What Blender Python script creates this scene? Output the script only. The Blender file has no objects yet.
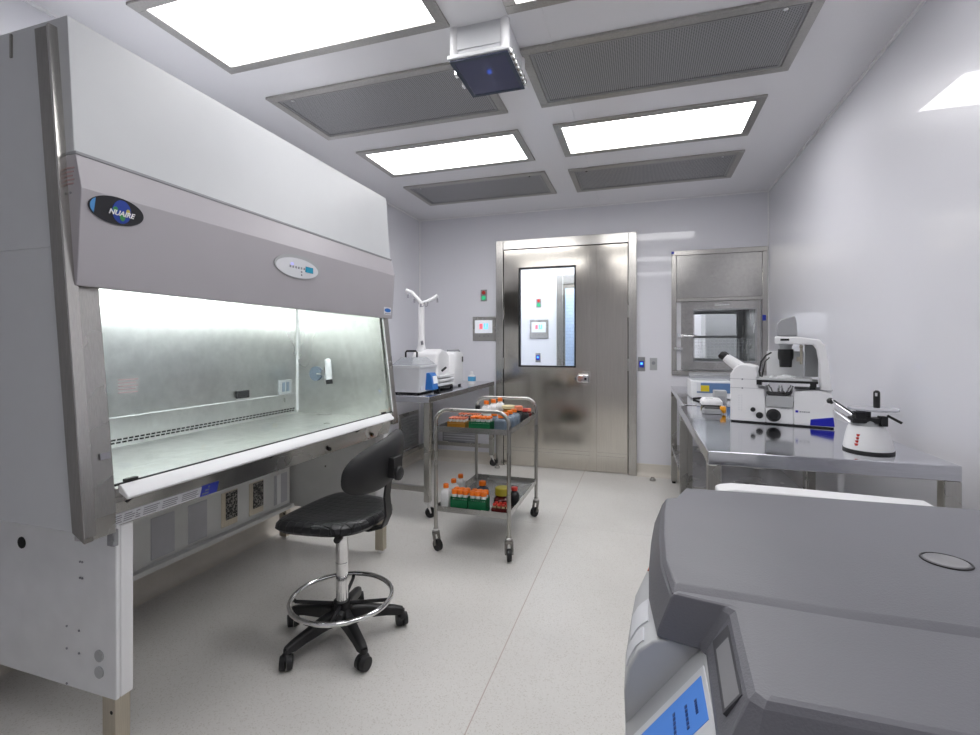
import bpy, bmesh, math, random
from mathutils import Vector, Matrix
random.seed(4)
PI = math.pi
C = bpy.context.scene.collection
V = Vector

# ------------------------------------------------------------ materials
def new_mat(name):
    m = bpy.data.materials.new(name); m.use_nodes = True
    nt = m.node_tree
    return m, nt, nt.nodes['Principled BSDF']

def coords(nt, scale=(1, 1, 1), kind='Object'):
    tc = nt.nodes.new('ShaderNodeTexCoord'); mp = nt.nodes.new('ShaderNodeMapping')
    mp.inputs['Scale'].default_value = scale
    nt.links.new(tc.outputs[kind], mp.inputs['Vector'])
    return mp.outputs['Vector']

def noise(nt, vec, scale, detail=3, rough=.5):
    n = nt.nodes.new('ShaderNodeTexNoise'); n.inputs['Scale'].default_value = scale
    n.inputs['Detail'].default_value = detail; n.inputs['Roughness'].default_value = rough
    nt.links.new(vec, n.inputs['Vector']); return n.outputs['Fac']

def ramp(nt, fac, stops):
    r = nt.nodes.new('ShaderNodeValToRGB'); e = r.color_ramp.elements
    while len(e) < len(stops): e.new(.5)
    for k, (p, c) in enumerate(stops):
        e[k].position = p; e[k].color = (*c, 1) if len(c) == 3 else c
    nt.links.new(fac, r.inputs['Fac']); return r.outputs['Color']

def maprange(nt, fac, a, b):
    r = nt.nodes.new('ShaderNodeMapRange'); r.inputs['To Min'].default_value = a; r.inputs['To Max'].default_value = b
    nt.links.new(fac, r.inputs['Value']); return r.outputs['Result']

def bump(nt, b, height, strength, dist=.01):
    n = nt.nodes.new('ShaderNodeBump'); n.inputs['Strength'].default_value = strength
    n.inputs['Distance'].default_value = dist
    nt.links.new(height, n.inputs['Height']); nt.links.new(n.outputs['Normal'], b.inputs['Normal'])

def plain(name, col, rough=.5, metal=0, spec=.5, var=.04, bscale=0, coat=0):
    m, nt, b = new_mat(name)
    v = coords(nt)
    f = noise(nt, v, 9)
    lo = tuple(c * (1 - var) for c in col); hi = tuple(min(1, c * (1 + var)) for c in col)
    nt.links.new(ramp(nt, f, [(.3, lo), (.7, hi)]), b.inputs['Base Color'])
    b.inputs['Roughness'].default_value = rough; b.inputs['Metallic'].default_value = metal
    b.inputs['Specular IOR Level'].default_value = spec
    if coat:
        b.inputs['Coat Weight'].default_value = coat; b.inputs['Coat Roughness'].default_value = .04
    if bscale: bump(nt, b, noise(nt, v, bscale, 2), .12, .004)
    return m

def steel(name, col=(.6, .59, .575), rough=.27, stretch=(60, 60, 1.5), blotch=.1, wav=.0):
    m, nt, b = new_mat(name)
    v = coords(nt, stretch); f = noise(nt, v, 6, 4, .6)
    v2 = coords(nt); g = noise(nt, v2, 3.5, 3)
    c0 = tuple(c * .9 for c in col); c1 = tuple(min(1, c * 1.06) for c in col)
    nt.links.new(ramp(nt, f, [(.3, c0), (.7, c1)]), b.inputs['Base Color'])
    b.inputs['Metallic'].default_value = 1
    nt.links.new(maprange(nt, g, rough - blotch, rough + blotch), b.inputs['Roughness'])
    if wav: bump(nt, b, noise(nt, v2, 2.2, 1), wav, .02)
    return m

def emit(name, col, strength):
    m, nt, b = new_mat(name)
    b.inputs['Base Color'].default_value = (*col, 1)
    b.inputs['Emission Color'].default_value = (*col, 1); b.inputs['Emission Strength'].default_value = strength
    return m

def glass(name, tint=(.95, .97, .97), refl=.06, rough=.02, haze=None):
    m = bpy.data.materials.new(name); m.use_nodes = True; nt = m.node_tree; nt.nodes.clear()
    o = nt.nodes.new('ShaderNodeOutputMaterial'); t = nt.nodes.new('ShaderNodeBsdfTransparent')
    g = nt.nodes.new('ShaderNodeBsdfGlossy'); mx = nt.nodes.new('ShaderNodeMixShader')
    lw = nt.nodes.new('ShaderNodeLayerWeight'); lw.inputs['Blend'].default_value = .5
    pw = nt.nodes.new('ShaderNodeMath'); pw.operation = 'POWER'; pw.inputs[1].default_value = 4; nt.links.new(lw.outputs['Facing'], pw.inputs[0])
    fr = nt.nodes.new('ShaderNodeMapRange'); fr.inputs['To Min'].default_value = .025; fr.inputs['To Max'].default_value = .5; nt.links.new(pw.outputs[0], fr.inputs['Value'])
    t.inputs['Color'].default_value = (*tint, 1); g.inputs['Roughness'].default_value = rough
    g.inputs['Color'].default_value = (.9, .9, .9, 1)
    nt.links.new(fr.outputs['Result'], mx.inputs['Fac'])
    nt.links.new(t.outputs[0], mx.inputs[1]); nt.links.new(g.outputs[0], mx.inputs[2])
    last = mx
    if haze:
        d = nt.nodes.new('ShaderNodeBsdfDiffuse'); d.inputs['Color'].default_value = (*haze[0], 1)
        m2 = nt.nodes.new('ShaderNodeMixShader'); m2.inputs['Fac'].default_value = haze[1]
        nt.links.new(mx.outputs[0], m2.inputs[1]); nt.links.new(d.outputs[0], m2.inputs[2]); last = m2
    nt.links.new(last.outputs[0], o.inputs['Surface'])
    return m

def wall_mat(name, col, rough, wav=.06, coat=0):
    m, nt, b = new_mat(name)
    v = coords(nt); g = noise(nt, v, 1.1, 1)
    lo = tuple(c * .985 for c in col)
    nt.links.new(ramp(nt, g, [(.3, lo), (.7, col)]), b.inputs['Base Color'])
    b.inputs['Roughness'].default_value = rough
    b.inputs['Specular IOR Level'].default_value = .5
    if coat:
        b.inputs['Coat Weight'].default_value = coat; b.inputs['Coat Roughness'].default_value = .03
        b.inputs['Coat IOR'].default_value = 1.5
    bump(nt, b, noise(nt, v, 1.6, 1), wav, .03)
    if coat: nt.links.new(b.inputs['Normal'].links[0].from_socket, b.inputs['Coat Normal'])
    return m

def floor_mat():
    m, nt, b = new_mat('vinyl_floor')
    v = coords(nt)
    vo = nt.nodes.new('ShaderNodeTexVoronoi'); vo.inputs['Scale'].default_value = 260
    nt.links.new(v, vo.inputs['Vector'])
    base = ramp(nt, noise(nt, v, 2.2, 4), [(.3, (.685, .668, .635)), (.7, (.735, .718, .685))])
    sep = nt.nodes.new('ShaderNodeSeparateColor'); nt.links.new(vo.outputs['Color'], sep.inputs[0])
    fleck = ramp(nt, sep.outputs[0], [(0, (.86, .845, .82)), (.10, (.86, .845, .82)), (.12, (1, 1, 1)), (.9, (1, 1, 1)), (.92, (1.04, 1.04, 1.04))])
    mul = nt.nodes.new('ShaderNodeMix'); mul.data_type = 'RGBA'; mul.blend_type = 'MULTIPLY'
    mul.inputs['Factor'].default_value = 1
    nt.links.new(base, mul.inputs['A']); nt.links.new(fleck, mul.inputs['B'])
    nt.links.new(mul.outputs['Result'], b.inputs['Base Color'])
    b.inputs['Roughness'].default_value = .38; b.inputs['Specular IOR Level'].default_value = .4
    return m

def grille_mat():
    m, nt, b = new_mat('perforated_steel')
    tc = nt.nodes.new('ShaderNodeTexCoord'); sp = nt.nodes.new('ShaderNodeSeparateXYZ')
    nt.links.new(tc.outputs['Object'], sp.inputs[0])
    outs = []
    for ax in ('X', 'Y'):
        mu = nt.nodes.new('ShaderNodeMath'); mu.operation = 'MULTIPLY'; mu.inputs[1].default_value = 2 * PI / .0105
        nt.links.new(sp.outputs[ax], mu.inputs[0])
        si = nt.nodes.new('ShaderNodeMath'); si.operation = 'SINE'; nt.links.new(mu.outputs[0], si.inputs[0]); outs.append(si)
    ad = nt.nodes.new('ShaderNodeMath'); ad.operation = 'ADD'
    nt.links.new(outs[0].outputs[0], ad.inputs[0]); nt.links.new(outs[1].outputs[0], ad.inputs[1])
    nt.links.new(ramp(nt, ad.outputs[0], [(.0, (.36, .36, .365)), (.35, (.36, .36, .365)), (.7, (.10, .10, .105))]), b.inputs['Base Color'])
    b.inputs['Metallic'].default_value = .35; b.inputs['Roughness'].default_value = .42
    return m

def seat_mat():
    m, nt, b = new_mat('black_urethane')
    tc = nt.nodes.new('ShaderNodeTexCoord'); mp = nt.nodes.new('ShaderNodeMapping')
    nt.links.new(tc.outputs['Object'], mp.inputs['Vector']); mp.inputs['Rotation'].default_value = (0, 0, .0)
    br = nt.nodes.new('ShaderNodeTexBrick'); br.inputs['Scale'].default_value = 11
    br.inputs['Mortar Size'].default_value = .035; br.inputs['Mortar Smooth'].default_value = .6
    br.inputs['Brick Width'].default_value = .42; br.inputs['Row Height'].default_value = .42; br.offset = .0
    nt.links.new(mp.outputs['Vector'], br.inputs['Vector'])
    inv = nt.nodes.new('ShaderNodeMath'); inv.operation = 'SUBTRACT'; inv.inputs[0].default_value = 1
    nt.links.new(br.outputs['Fac'], inv.inputs[1])
    bump(nt, b, inv.outputs[0], .9, .007)
    b.inputs['Base Color'].default_value = (.018, .0185, .02, 1); b.inputs['Roughness'].default_value = .3
    return m

def mesh_hole_mat():
    m, nt, b = new_mat('expanded_mesh')
    v = coords(nt, (1, 1, 1)); w = nt.nodes.new('ShaderNodeTexVoronoi'); w.inputs['Scale'].default_value = 110
    nt.links.new(v, w.inputs['Vector'])
    nt.links.new(ramp(nt, w.outputs['Distance'], [(.45, (.012, .012, .012)), (.7, (.28, .27, .25))]), b.inputs['Base Color'])
    b.inputs['Roughness'].default_value = .5
    return m

M = {}
M['wall'] = wall_mat('wall_panel', (.765, .765, .81), .35, .05, .55)
M['ceil'] = wall_mat('ceiling_panel', (.82, .815, .84), .4, .02, .3)
M['floor'] = floor_mat()
M['cove'] = plain('cove_base', (.68, .64, .57), .45)
M['seal'] = plain('white_sealant', (.86, .86, .87), .4)
M['seam'] = plain('floor_weld', (.50, .42, .38), .5)
M['steel'] = steel('brushed_steel', (.46, .45, .425), .28)
M['darksteel'] = steel('dark_brushed_steel', (.30, .29, .27), .36, (40, 40, 3), .05)  # also puts shade into the colour of the cabinet's slanted post
M['panelsteel'] = steel('smooth_panel_steel', (.53, .52, .50), .2, (7, 7, 7), .03, .03)
M['steel_h'] = steel('brushed_steel_horizontal', (.52, .515, .50), .26, (2, 60, 60))
M['door'] = steel('door_steel', (.61, .58, .525), .15, (70, 70, .8), .03, .10)
M['frame'] = steel('door_frame_steel', (.55, .535, .505), .24, (60, 60, 2), .05, .05)
M['top'] = steel('table_top_steel', (.60, .605, .64), .10, (3, 90, 90), .03)
M['inside'] = steel('cabinet_interior_steel', (.76, .765, .74), .30, (3, 3, 3), .07, .08)
M['chrome'] = steel('chrome', (.82, .82, .82), .1, (5, 5, 5), .03)
M['warm'] = steel('warm_steel_foot', (.58, .53, .44), .35, (60, 60, 2))
M['lightframe'] = steel('ceiling_frame_steel', (.46, .45, .43), .4, (20, 20, 20), .06)
M['grille'] = grille_mat()
M['white'] = plain('white_enamel', (.84, .85, .86), .3, coat=.2)
M['cabwhite'] = plain('cabinet_enamel', (.63, .645, .66), .42, var=.01)
M['hood'] = plain('hood_grey_enamel', (.455, .435, .46), .4, var=.01)
M['hoodlight'] = plain('hood_light_enamel', (.52, .505, .53), .4, var=.01)
M['brightwhite'] = plain('bright_white_plastic', (.85, .85, .86), .35, var=.01)
M['offwhite'] = plain('off_white_plastic', (.70, .71, .73), .4, var=.02)
M['standgrey'] = plain('stand_grey', (.70, .705, .69), .45)
M['knock'] = plain('knockout_grey', (.52, .52, .55), .5)
M['black'] = plain('black_plastic', (.011, .011, .012), .4)
M['rubber'] = plain('black_rubber', (.013, .013, .014), .5)
M['seat'] = seat_mat()
M['hole'] = plain('dark_opening', (.01, .01, .01), .8)
M['mesh'] = mesh_hole_mat()
M['print'] = plain('grey_print', (.28, .28, .31), .6)
M['redprint'] = plain('red_print', (.50, .33, .33), .6)
M['labelwhite'] = plain('white_label', (.74, .75, .78), .5)
M['blue'] = plain('blue_label', (.03, .05, .42), .4)
M['bluep'] = plain('blue_plastic', (.02, .17, .55), .4)
M['zblue'] = plain('deep_blue_panel', (.005, .01, .42), .35)
M['logo_black'] = plain('logo_black', (.008, .008, .012), .3)
M['logo_blue'] = plain('logo_blue', (.01, .05, .35), .4)
M['logo_lblue'] = plain('logo_light_blue', (.08, .3, .65), .4)
M['logo_green'] = plain('logo_green', (.04, .28, .08), .4)
M['logo_yellow'] = plain('logo_yellow', (.6, .5, .1), .4)
M['lgrey'] = plain('light_grey_plastic', (.44, .45, .46), .45, var=.02)
M['bodygrey'] = plain('centrifuge_body_grey', (.55, .56, .57), .45, var=.02)
M['mgrey'] = plain('mid_grey_plastic', (.33, .335, .35), .45)
M['lid'] = plain('slate_grey_plastic', (.165, .165, .185), .42, var=.02, bscale=400)
M['lidinner'] = plain('lid_recess_grey', (.27, .27, .28), .4)
M['orange'] = plain('orange_plastic', (.95, .21, .012), .4)
M['amber'] = plain('amber_rack', (.38, .17, .015), .35)
M['green'] = plain('green_rack', (.005, .15, .055), .4)
M['bluegrey'] = plain('blue_grey_foil', (.17, .22, .28), .5)
M['navy'] = plain('navy_bottle', (.03, .045, .08), .4)
M['bottle'] = plain('white_bottle', (.82, .82, .82), .4)
M['red'] = plain('red_plastic', (.55, .03, .02), .4)
M['darkred'] = plain('dark_red_media', (.10, .008, .008), .2)
M['olive'] = plain('yellow_green_cap', (.42, .36, .03), .4)
M['cream'] = plain('cream_paper', (.7, .6, .35), .5)
M['yellow'] = plain('yellow_label', (.75, .58, .02), .5)
M['greylabel'] = plain('steel_plate_grey', (.33, .33, .33), .4, metal=.5)
M['led_blue'] = emit('blue_indicator', (.05, .25, 1), 2.5)
M['led_green'] = emit('green_indicator', (.02, .35, .15), .6)
M['led_red'] = emit('red_indicator', (.25, .01, .01), .3)
M['screen'] = emit('screen_white', (.6, .62, .66), .4)
M['scr_red'] = emit('screen_red', (.8, .15, .2), .6)
M['scr_blue'] = emit('screen_blue', (.15, .55, .85), .7)
M['display'] = emit('centrifuge_display_blue', (.045, .15, .45), .40)
M['displaydark'] = plain('display_print', (.01, .04, .2), .4)
M['lcd'] = emit('teal_lcd', (.0, .15, .24), .5)
M['indicator_violet'] = emit('violet_indicator', (.35, .35, 1), 1)
M['diffuser'] = None
M['glass'] = glass('clear_glass')
M['glassdoor'] = glass('door_glass', (.92, .96, .98))
M['lidclear'] = glass('clear_plastic_lid', (.93, .94, .95), haze=((.6, .62, .64), .2))
M['smoke'] = glass('smoked_blue_plastic', (.38, .42, .58), haze=((.24, .25, .38), .45))
M['plate'] = glass('glass_plate', (.85, .87, .9), haze=((.6, .6, .63), .45))
M['lamp'] = emit('cabinet_lamp', (.95, 1, .98), 18)

def diffuser(name, k):
    m, nt, b = new_mat(name)
    v = coords(nt, (.6, 3.5, 1)); f = noise(nt, v, 2, 1)
    b.inputs['Base Color'].default_value = (.8, .8, .8, 1)
    b.inputs['Emission Color'].default_value = (1, .99, 1, 1)
    nt.links.new(maprange(nt, f, 4.2 * k, 5.8 * k), b.inputs['Emission Strength'])
    return m
M['diffuser'] = diffuser('light_diffuser', 1); DIFF_FAR = diffuser('light_diffuser_far', 1.45); DIFF_NEXT = diffuser('light_diffuser_next_room', 2.6)

# ------------------------------------------------------------ mesh helpers
def B(): return bmesh.new()

def box(bm, lo, hi):
    vs = [bm.verts.new((x, y, z)) for x in (lo[0], hi[0]) for y in (lo[1], hi[1]) for z in (lo[2], hi[2])]
    for f in ((0, 1, 3, 2), (4, 6, 7, 5), (0, 4, 5, 1), (2, 3, 7, 6), (0, 2, 6, 4), (1, 5, 7, 3)):
        bm.faces.new([vs[i] for i in f])
    return bm

def cbox(bm, c, s): return box(bm, [c[i] - s[i] / 2 for i in range(3)], [c[i] + s[i] / 2 for i in range(3)])

def prism(bm, pts, axis, a, b):
    """polygon pts in the two other axes (in order), extruded along axis from a to b"""
    def P(p, t):
        q = list(p); q.insert(axis, t); return q
    va = [bm.verts.new(P(p, a)) for p in pts]; vb = [bm.verts.new(P(p, b)) for p in pts]
    n = len(pts); bm.faces.new(va); bm.faces.new(vb[::-1])
    for i in range(n): bm.faces.new((va[i], vb[i], vb[(i + 1) % n], va[(i + 1) % n]))
    return bm

def ring(bm, c, u, v, r, seg):
    return [bm.verts.new(V(c) + (V(u) * math.cos(2 * PI * k / seg) + V(v) * math.sin(2 * PI * k / seg)) * r) for k in range(seg)]

def basis(d):
    d = V(d).normalized(); a = V((0, 0, 1)) if abs(d.z) < .9 else V((1, 0, 0))
    u = d.cross(a).normalized(); return u, d.cross(u).normalized()

def lathe(bm, p0, d, prof, seg=20):
    """prof: (distance along d, radius)"""
    d = V(d).normalized(); u, v = basis(d); rs = []
    for t, r in prof: rs.append(ring(bm, V(p0) + d * t, u, v, max(r, 1e-5), seg))
    for a, b in zip(rs, rs[1:]):
        for k in range(seg): bm.faces.new((a[k], a[(k + 1) % seg], b[(k + 1) % seg], b[k]))
    bm.faces.new(rs[0][::-1]); bm.faces.new(rs[-1]); return bm

def cyl(bm, p0, p1, r0, r1=None, seg=20):
    L = (V(p1) - V(p0)).length
    return lathe(bm, p0, V(p1) - V(p0), [(0, r0), (L, r0 if r1 is None else r1)], seg)

def tube(bm, pts, r, seg=10, closed=False):
    pts = [V(p) for p in pts]; n = len(pts); rs = []; prev = None
    for i, p in enumerate(pts):
        if closed: t = pts[(i + 1) % n] - pts[i - 1]
        else: t = pts[min(i + 1, n - 1)] - pts[max(i - 1, 0)]
        t.normalize()
        if prev is None: u, v = basis(t)
        else:
            u = (prev - t * prev.dot(t)).normalized(); v = t.cross(u)
        prev = u; rs.append(ring(bm, p, u, v, r, seg))
    m = n if closed else n - 1
    for i in range(m):
        a, b = rs[i], rs[(i + 1) % n]
        for k in range(seg): bm.faces.new((a[k], a[(k + 1) % seg], b[(k + 1) % seg], b[k]))
    if not closed: bm.faces.new(rs[0][::-1]); bm.faces.new(rs[-1])
    return bm

def sphere(bm, c, r, s=(1, 1, 1), u=14, v=9):
    bmesh.ops.create_uvsphere(bm, u_segments=u, v_segments=v, radius=r, matrix=Matrix.Translation(c) @ Matrix.Diagonal((*s, 1)))
    return bm

def loft(bm, rings, cap=True):
    rs = [[bm.verts.new(p) for p in r] for r in rings]; n = len(rs[0])
    for a, b in zip(rs, rs[1:]):
        for k in range(n): bm.faces.new((a[k], a[(k + 1) % n], b[(k + 1) % n], b[k]))
    if cap: bm.faces.new(rs[0][::-1]); bm.faces.new(rs[-1])
    return bm

def rrect(cx, cy, w, h, r, n=4):
    out = []
    for qx, qy, a0 in ((1, 1, 0), (-1, 1, 90), (-1, -1, 180), (1, -1, 270)):
        for k in range(n + 1):
            a = math.radians(a0 + 90 * k / n)
            out.append((cx + qx * (w / 2 - r) + r * math.cos(a), cy + qy * (h / 2 - r) + r * math.sin(a)))
    return out

def arc(c, r, a0, a1, n, f):
    return [f(c[0] + r * math.cos(math.radians(a0 + (a1 - a0) * k / n)), c[1] + r * math.sin(math.radians(a0 + (a1 - a0) * k / n))) for k in range(n + 1)]

def obj(name, bm, mats, parent=None, bev=0, smooth=True, local=False, label=None, seg=2):
    """link bm as one mesh; world coordinates are moved to the root's frame unless local"""
    bmesh.ops.recalc_face_normals(bm, faces=bm.faces)
    me = bpy.data.meshes.new(name)
    if parent is not None and not local:
        r = parent
        while r.parent: r = r.parent
        bmesh.ops.translate(bm, vec=-r.location, verts=bm.verts)
    bm.to_mesh(me); bm.free()
    for m in (mats if isinstance(mats, (list, tuple)) else [mats]): me.materials.append(M[m] if isinstance(m, str) else m)
    o = bpy.data.objects.new(name, me); C.objects.link(o)
    if parent is not None: o.parent = parent
    if bev:
        md = o.modifiers.new('bevel', 'BEVEL'); md.width = bev; md.segments = seg; md.limit_method = 'ANGLE'; md.angle_limit = math.radians(40)
    if smooth:
        for p in me.polygons: p.use_smooth = True
        try: me.set_sharp_from_angle(angle=math.radians(38))
        except Exception: pass
    if label: o['label'] = label
    return o

def tag(o, label, cat, group=None, kind=None):
    o['label'] = label; o['category'] = cat
    if group: o['group'] = group
    if kind: o['kind'] = kind
    return o

def thing(name, loc, label, cat, group=None, rz=0):
    o = bpy.data.objects.new(name, None); C.objects.link(o); o.location = loc; o.rotation_euler = (0, 0, rz)
    o.empty_display_size = .05
    return tag(o, label, cat, group)

def struct(name, bm, m, bev=0, parent=None):
    o = obj(name, bm, m, parent, bev=bev)
    if parent is None: o['kind'] = 'structure'
    return o

def dup(root, loc, label, rz=None, group=None):
    r = root.copy(); C.objects.link(r); r.location = loc; r['label'] = label
    if rz is not None: r.rotation_euler = (0, 0, rz)
    if group: r['group'] = group
    for ch in list(root.children):
        c = ch.copy(); C.objects.link(c); c.parent = r
        for g in list(ch.children):
            d = g.copy(); C.objects.link(d); d.parent = c
    return r

def text(name, s, size, origin, xdir, ydir, m, parent, shear=0, bold=0):
    cu = bpy.data.curves.new(name, 'FONT'); cu.body = s; cu.size = size; cu.extrude = .0004
    cu.align_x = 'CENTER'; cu.align_y = 'CENTER'; cu.shear = shear; cu.offset = bold
    t = bpy.data.objects.new(name + '_c', cu); C.objects.link(t)
    bpy.context.view_layer.update()
    me = bpy.data.meshes.new_from_object(t.evaluated_get(bpy.context.evaluated_depsgraph_get()))
    bpy.data.objects.remove(t); bpy.data.curves.remove(cu)
    x = V(xdir).normalized(); y = V(ydir).normalized(); z = x.cross(y)
    mt = Matrix((x, y, z)).transposed().to_4x4(); mt.translation = V(origin)
    me.transform(mt)
    bm = B(); bm.from_mesh(me); bpy.data.meshes.remove(me)
    return obj(name, bm, m, parent, smooth=False)

def ellipse(bm, o, xd, yd, a, b, t, n=36, a0=0, a1=360):
    """thin elliptical plate lying on a surface, thickness t along xd x yd"""
    xd = V(xd).normalized(); yd = V(yd).normalized(); nn = xd.cross(yd)
    pts = [V(o) + xd * a * math.cos(math.radians(a0 + (a1 - a0) * k / n)) + yd * b * math.sin(math.radians(a0 + (a1 - a0) * k / n)) for k in range(n)]
    return loft(bm, [pts, [p + nn * t for p in pts]])

# ------------------------------------------------------------ camera
F, YW, CY = 479.0, .3066, 345.6
cam = bpy.data.cameras.new('camera'); co = bpy.data.objects.new('camera', cam); C.objects.link(co)
co.location = (0, 0, 1.28); co.rotation_euler = (PI / 2, 0, YW)
cam.sensor_width = 36; cam.sensor_fit = 'HORIZONTAL'; cam.lens = F / 980 * 36
cam.shift_y = -(367.5 - CY) / 980; cam.clip_start = .02
bpy.context.scene.camera = co

# ------------------------------------------------------------ the room
XL, XR, YB, YF, H = -2.407, 1.11, 4.95, -1.7, 2.70
T = .12
struct('floor', box(B(), (XL - .3, YF - .1, -.1), (XR + .4, 7.6, 0)), 'floor')
struct('ceiling', box(B(), (XL - .3, YF - .1, H), (XR + .4, 7.6, H + .1)), 'ceil')
struct('wall_left', box(B(), (XL - T, YF, 0), (XL, YB + .15, H)), 'wall')
struct('wall_right', box(B(), (XR, YF, 0), (XR + T, YB + .15, H)), 'wall')
struct('wall_front', box(B(), (XL - T, YF - .1, 0), (XR + T, YF, H)), 'wall')
DX0, DX1, DZ = -1.41, -.125, 2.30          # door leaf opening
PX0, PX1, PZ0, PZ1 = .43, 1.02, 1.10, 1.66  # pass-through opening
b = B()
box(b, (XL - T, YB, 0), (DX0, YB + .15, H)); box(b, (DX0, YB, DZ), (DX1, YB + .15, H))
box(b, (DX1, YB, 0), (PX0, YB + .15, H)); box(b, (PX0, YB, 0), (PX1, YB + .15, PZ0))
box(b, (PX0, YB, PZ1), (PX1, YB + .15, H)); box(b, (PX1, YB, 0), (XR + .4, YB + .15, H))
struct('wall_back', b, 'wall')
# cove base along the walls
def cove(name, p0, p1, nrm):
    p0, p1, nrm = V(p0), V(p1), V(nrm)
    prof = [(.0, 0), (.045, 0), (.034, .004), (.02, .012), (.009, .026), (.004, .045), (.004, .115), (0, .12)]
    struct(name, loft(B(), [[p + nrm * a + V((0, 0, z)) for a, z in prof] for p in (p0, p1)]), 'cove')
cove('baseboard_left', (XL, YF, 0), (XL, YB, 0), (1, 0, 0))
cove('baseboard_right', (XR, YF, 0), (XR, YB, 0), (-1, 0, 0))
cove('baseboard_back', (-.046, YB, 0), (XR, YB, 0), (0, -1, 0))
cove('baseboard_back_left', (XL, YB, 0), (-1.49, YB, 0), (0, -1, 0))
# sealant lines and panel joints
struct('trim_1', box(B(), (XL, YB - .008, H - .012), (XR, YB, H)), 'seal')
struct('trim_2', box(B(), (XL, YF, H - .012), (XL + .012, YB, H)), 'seal')
struct('trim_3', box(B(), (XR - .012, YF, H - .012), (XR, YB, H)), 'seal')
struct('trim_4', box(B(), (XL, YB - .01, .12), (XL + .01, YB, H)), 'seal')
struct('trim_5', box(B(), (XR - .01, YB - .01, .12), (XR, YB, H)), 'seal')
struct('trim_6', box(B(), (-.455, YF, H - .003), (-.40, YB, H)), 'ceil')
struct('trim_7', box(B(), (-.557, YF, 0), (-.553, YB, .0006)), 'seam')
struct('trim_8', box(B(), (-2.0, 3.4, 0), (XR, 3.403, .0006)), 'floor')
# the room beyond
Y2 = 6.25
b = B(); box(b, (XL - T, Y2, 0), (-1.04, Y2 + .1, H)); box(b, (-1.04, Y2, 2.15), (-.24, Y2 + .1, H)); box(b, (-.24, Y2, 0), (XR + .4, Y2 + .1, H))
struct('wall_beyond', b, 'wall')
struct('wall_beyond_left', box(B(), (XL - T, YB + .15, 0), (XL, 7.5, H)), 'wall')
struct('wall_beyond_right', box(B(), (XR + .3, YB + .15, 0), (XR + .4, 7.5, H)), 'wall')
def brick_white():
    m, nt, bb = new_mat('pale_blue_block')
    br = nt.nodes.new('ShaderNodeTexBrick'); br.inputs['Scale'].default_value = 5
    mp = coords(nt); sw = nt.nodes.new('ShaderNodeVectorMath'); sw.operation = 'MULTIPLY'
    tc = nt.nodes.new('ShaderNodeTexCoord'); sx = nt.nodes.new('ShaderNodeSeparateXYZ'); cx = nt.nodes.new('ShaderNodeCombineXYZ')
    nt.links.new(tc.outputs['Object'], sx.inputs[0]); nt.links.new(sx.outputs['X'], cx.inputs['X']); nt.links.new(sx.outputs['Z'], cx.inputs['Y'])
    nt.links.new(cx.outputs[0], br.inputs['Vector'])
    br.inputs['Color1'].default_value = (.62, .70, .86, 1); br.inputs['Color2'].default_value = (.66, .74, .88, 1)
    br.inputs['Mortar'].default_value = (.5, .58, .75, 1); br.inputs['Mortar Size'].default_value = .02
    nt.links.new(br.outputs['Color'], bb.inputs['Base Color']); bb.inputs['Roughness'].default_value = .4
    return m
struct('wall_beyond_far', box(B(), (XL - T, 7.4, 0), (XR + .4, 7.5, H)), brick_white())

# ------------------------------------------------------------ ceiling fixtures
def frame_ring(bm, x0, y0, x1, y1, w, z0, z1):
    box(bm, (x0, y0, z0), (x1, y0 + w, z1)); box(bm, (x0, y1 - w, z0), (x1, y1, z1))
    box(bm, (x0, y0 + w, z0), (x0 + w, y1 - w, z1)); box(bm, (x1 - w, y0 + w, z0), (x1, y1 - w, z1)); return bm

def light(loc, label, group='ceiling light panels'):
    t = thing('ceiling_light', (loc[0], loc[1], H), label, 'ceiling light', group)
    x0, x1, y0, y1 = loc[0] - .612, loc[0] + .612, loc[1] - .268, loc[1] + .268
    obj('frame', frame_ring(B(), x0, y0, x1, y1, .05, H - .012, H), 'lightframe', t, bev=.002)
    obj('diffuser', box(B(), (x0 + .05, y0 + .05, H - .006), (x1 - .05, y1 - .05, H - .001)), 'diffuser', t)
    return t
L1 = light((-1.421, 1.70), 'lit ceiling panel above the safety cabinet, nearest on the left')
LL = [(-1.385, 3.317, 'lit ceiling panel left of centre, between two dark air grilles'),
      (.068, 3.317, 'lit ceiling panel right of centre, in front of the far right air grille'),
      (.068, 1.70, 'lit ceiling panel cut by the top of the picture, right of the hanging white box'),
      (.068, .08, 'added unseen ceiling light panel behind the viewer on the right')]  # last panel is added out of view to carry the room's lighting
def brighter(r, m):
    for ch in r.children:
        if ch.name.startswith('diffuser'): ch.data = ch.data.copy(); ch.data.materials[0] = m
for x, y, l in LL:
    r = dup(L1, (x, y, H), l)
    if y > 3: brighter(r, DIFF_FAR)
for_next = [dup(L1, (-1.3, 5.7, H), 'added unseen ceiling panel lighting the next room, behind the steel door'),  # unseen panels added to light the room behind door and hatch
dup(L1, (.55, 5.7, H), 'added unseen ceiling panel lighting the next room behind the hatch'),
dup(L1, (-1.0, 6.85, H), 'added unseen ceiling panel lighting the corridor beyond the next room')]  # another unseen panel, added to light the far corridor wall
for r in for_next: brighter(r, DIFF_NEXT)

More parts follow.
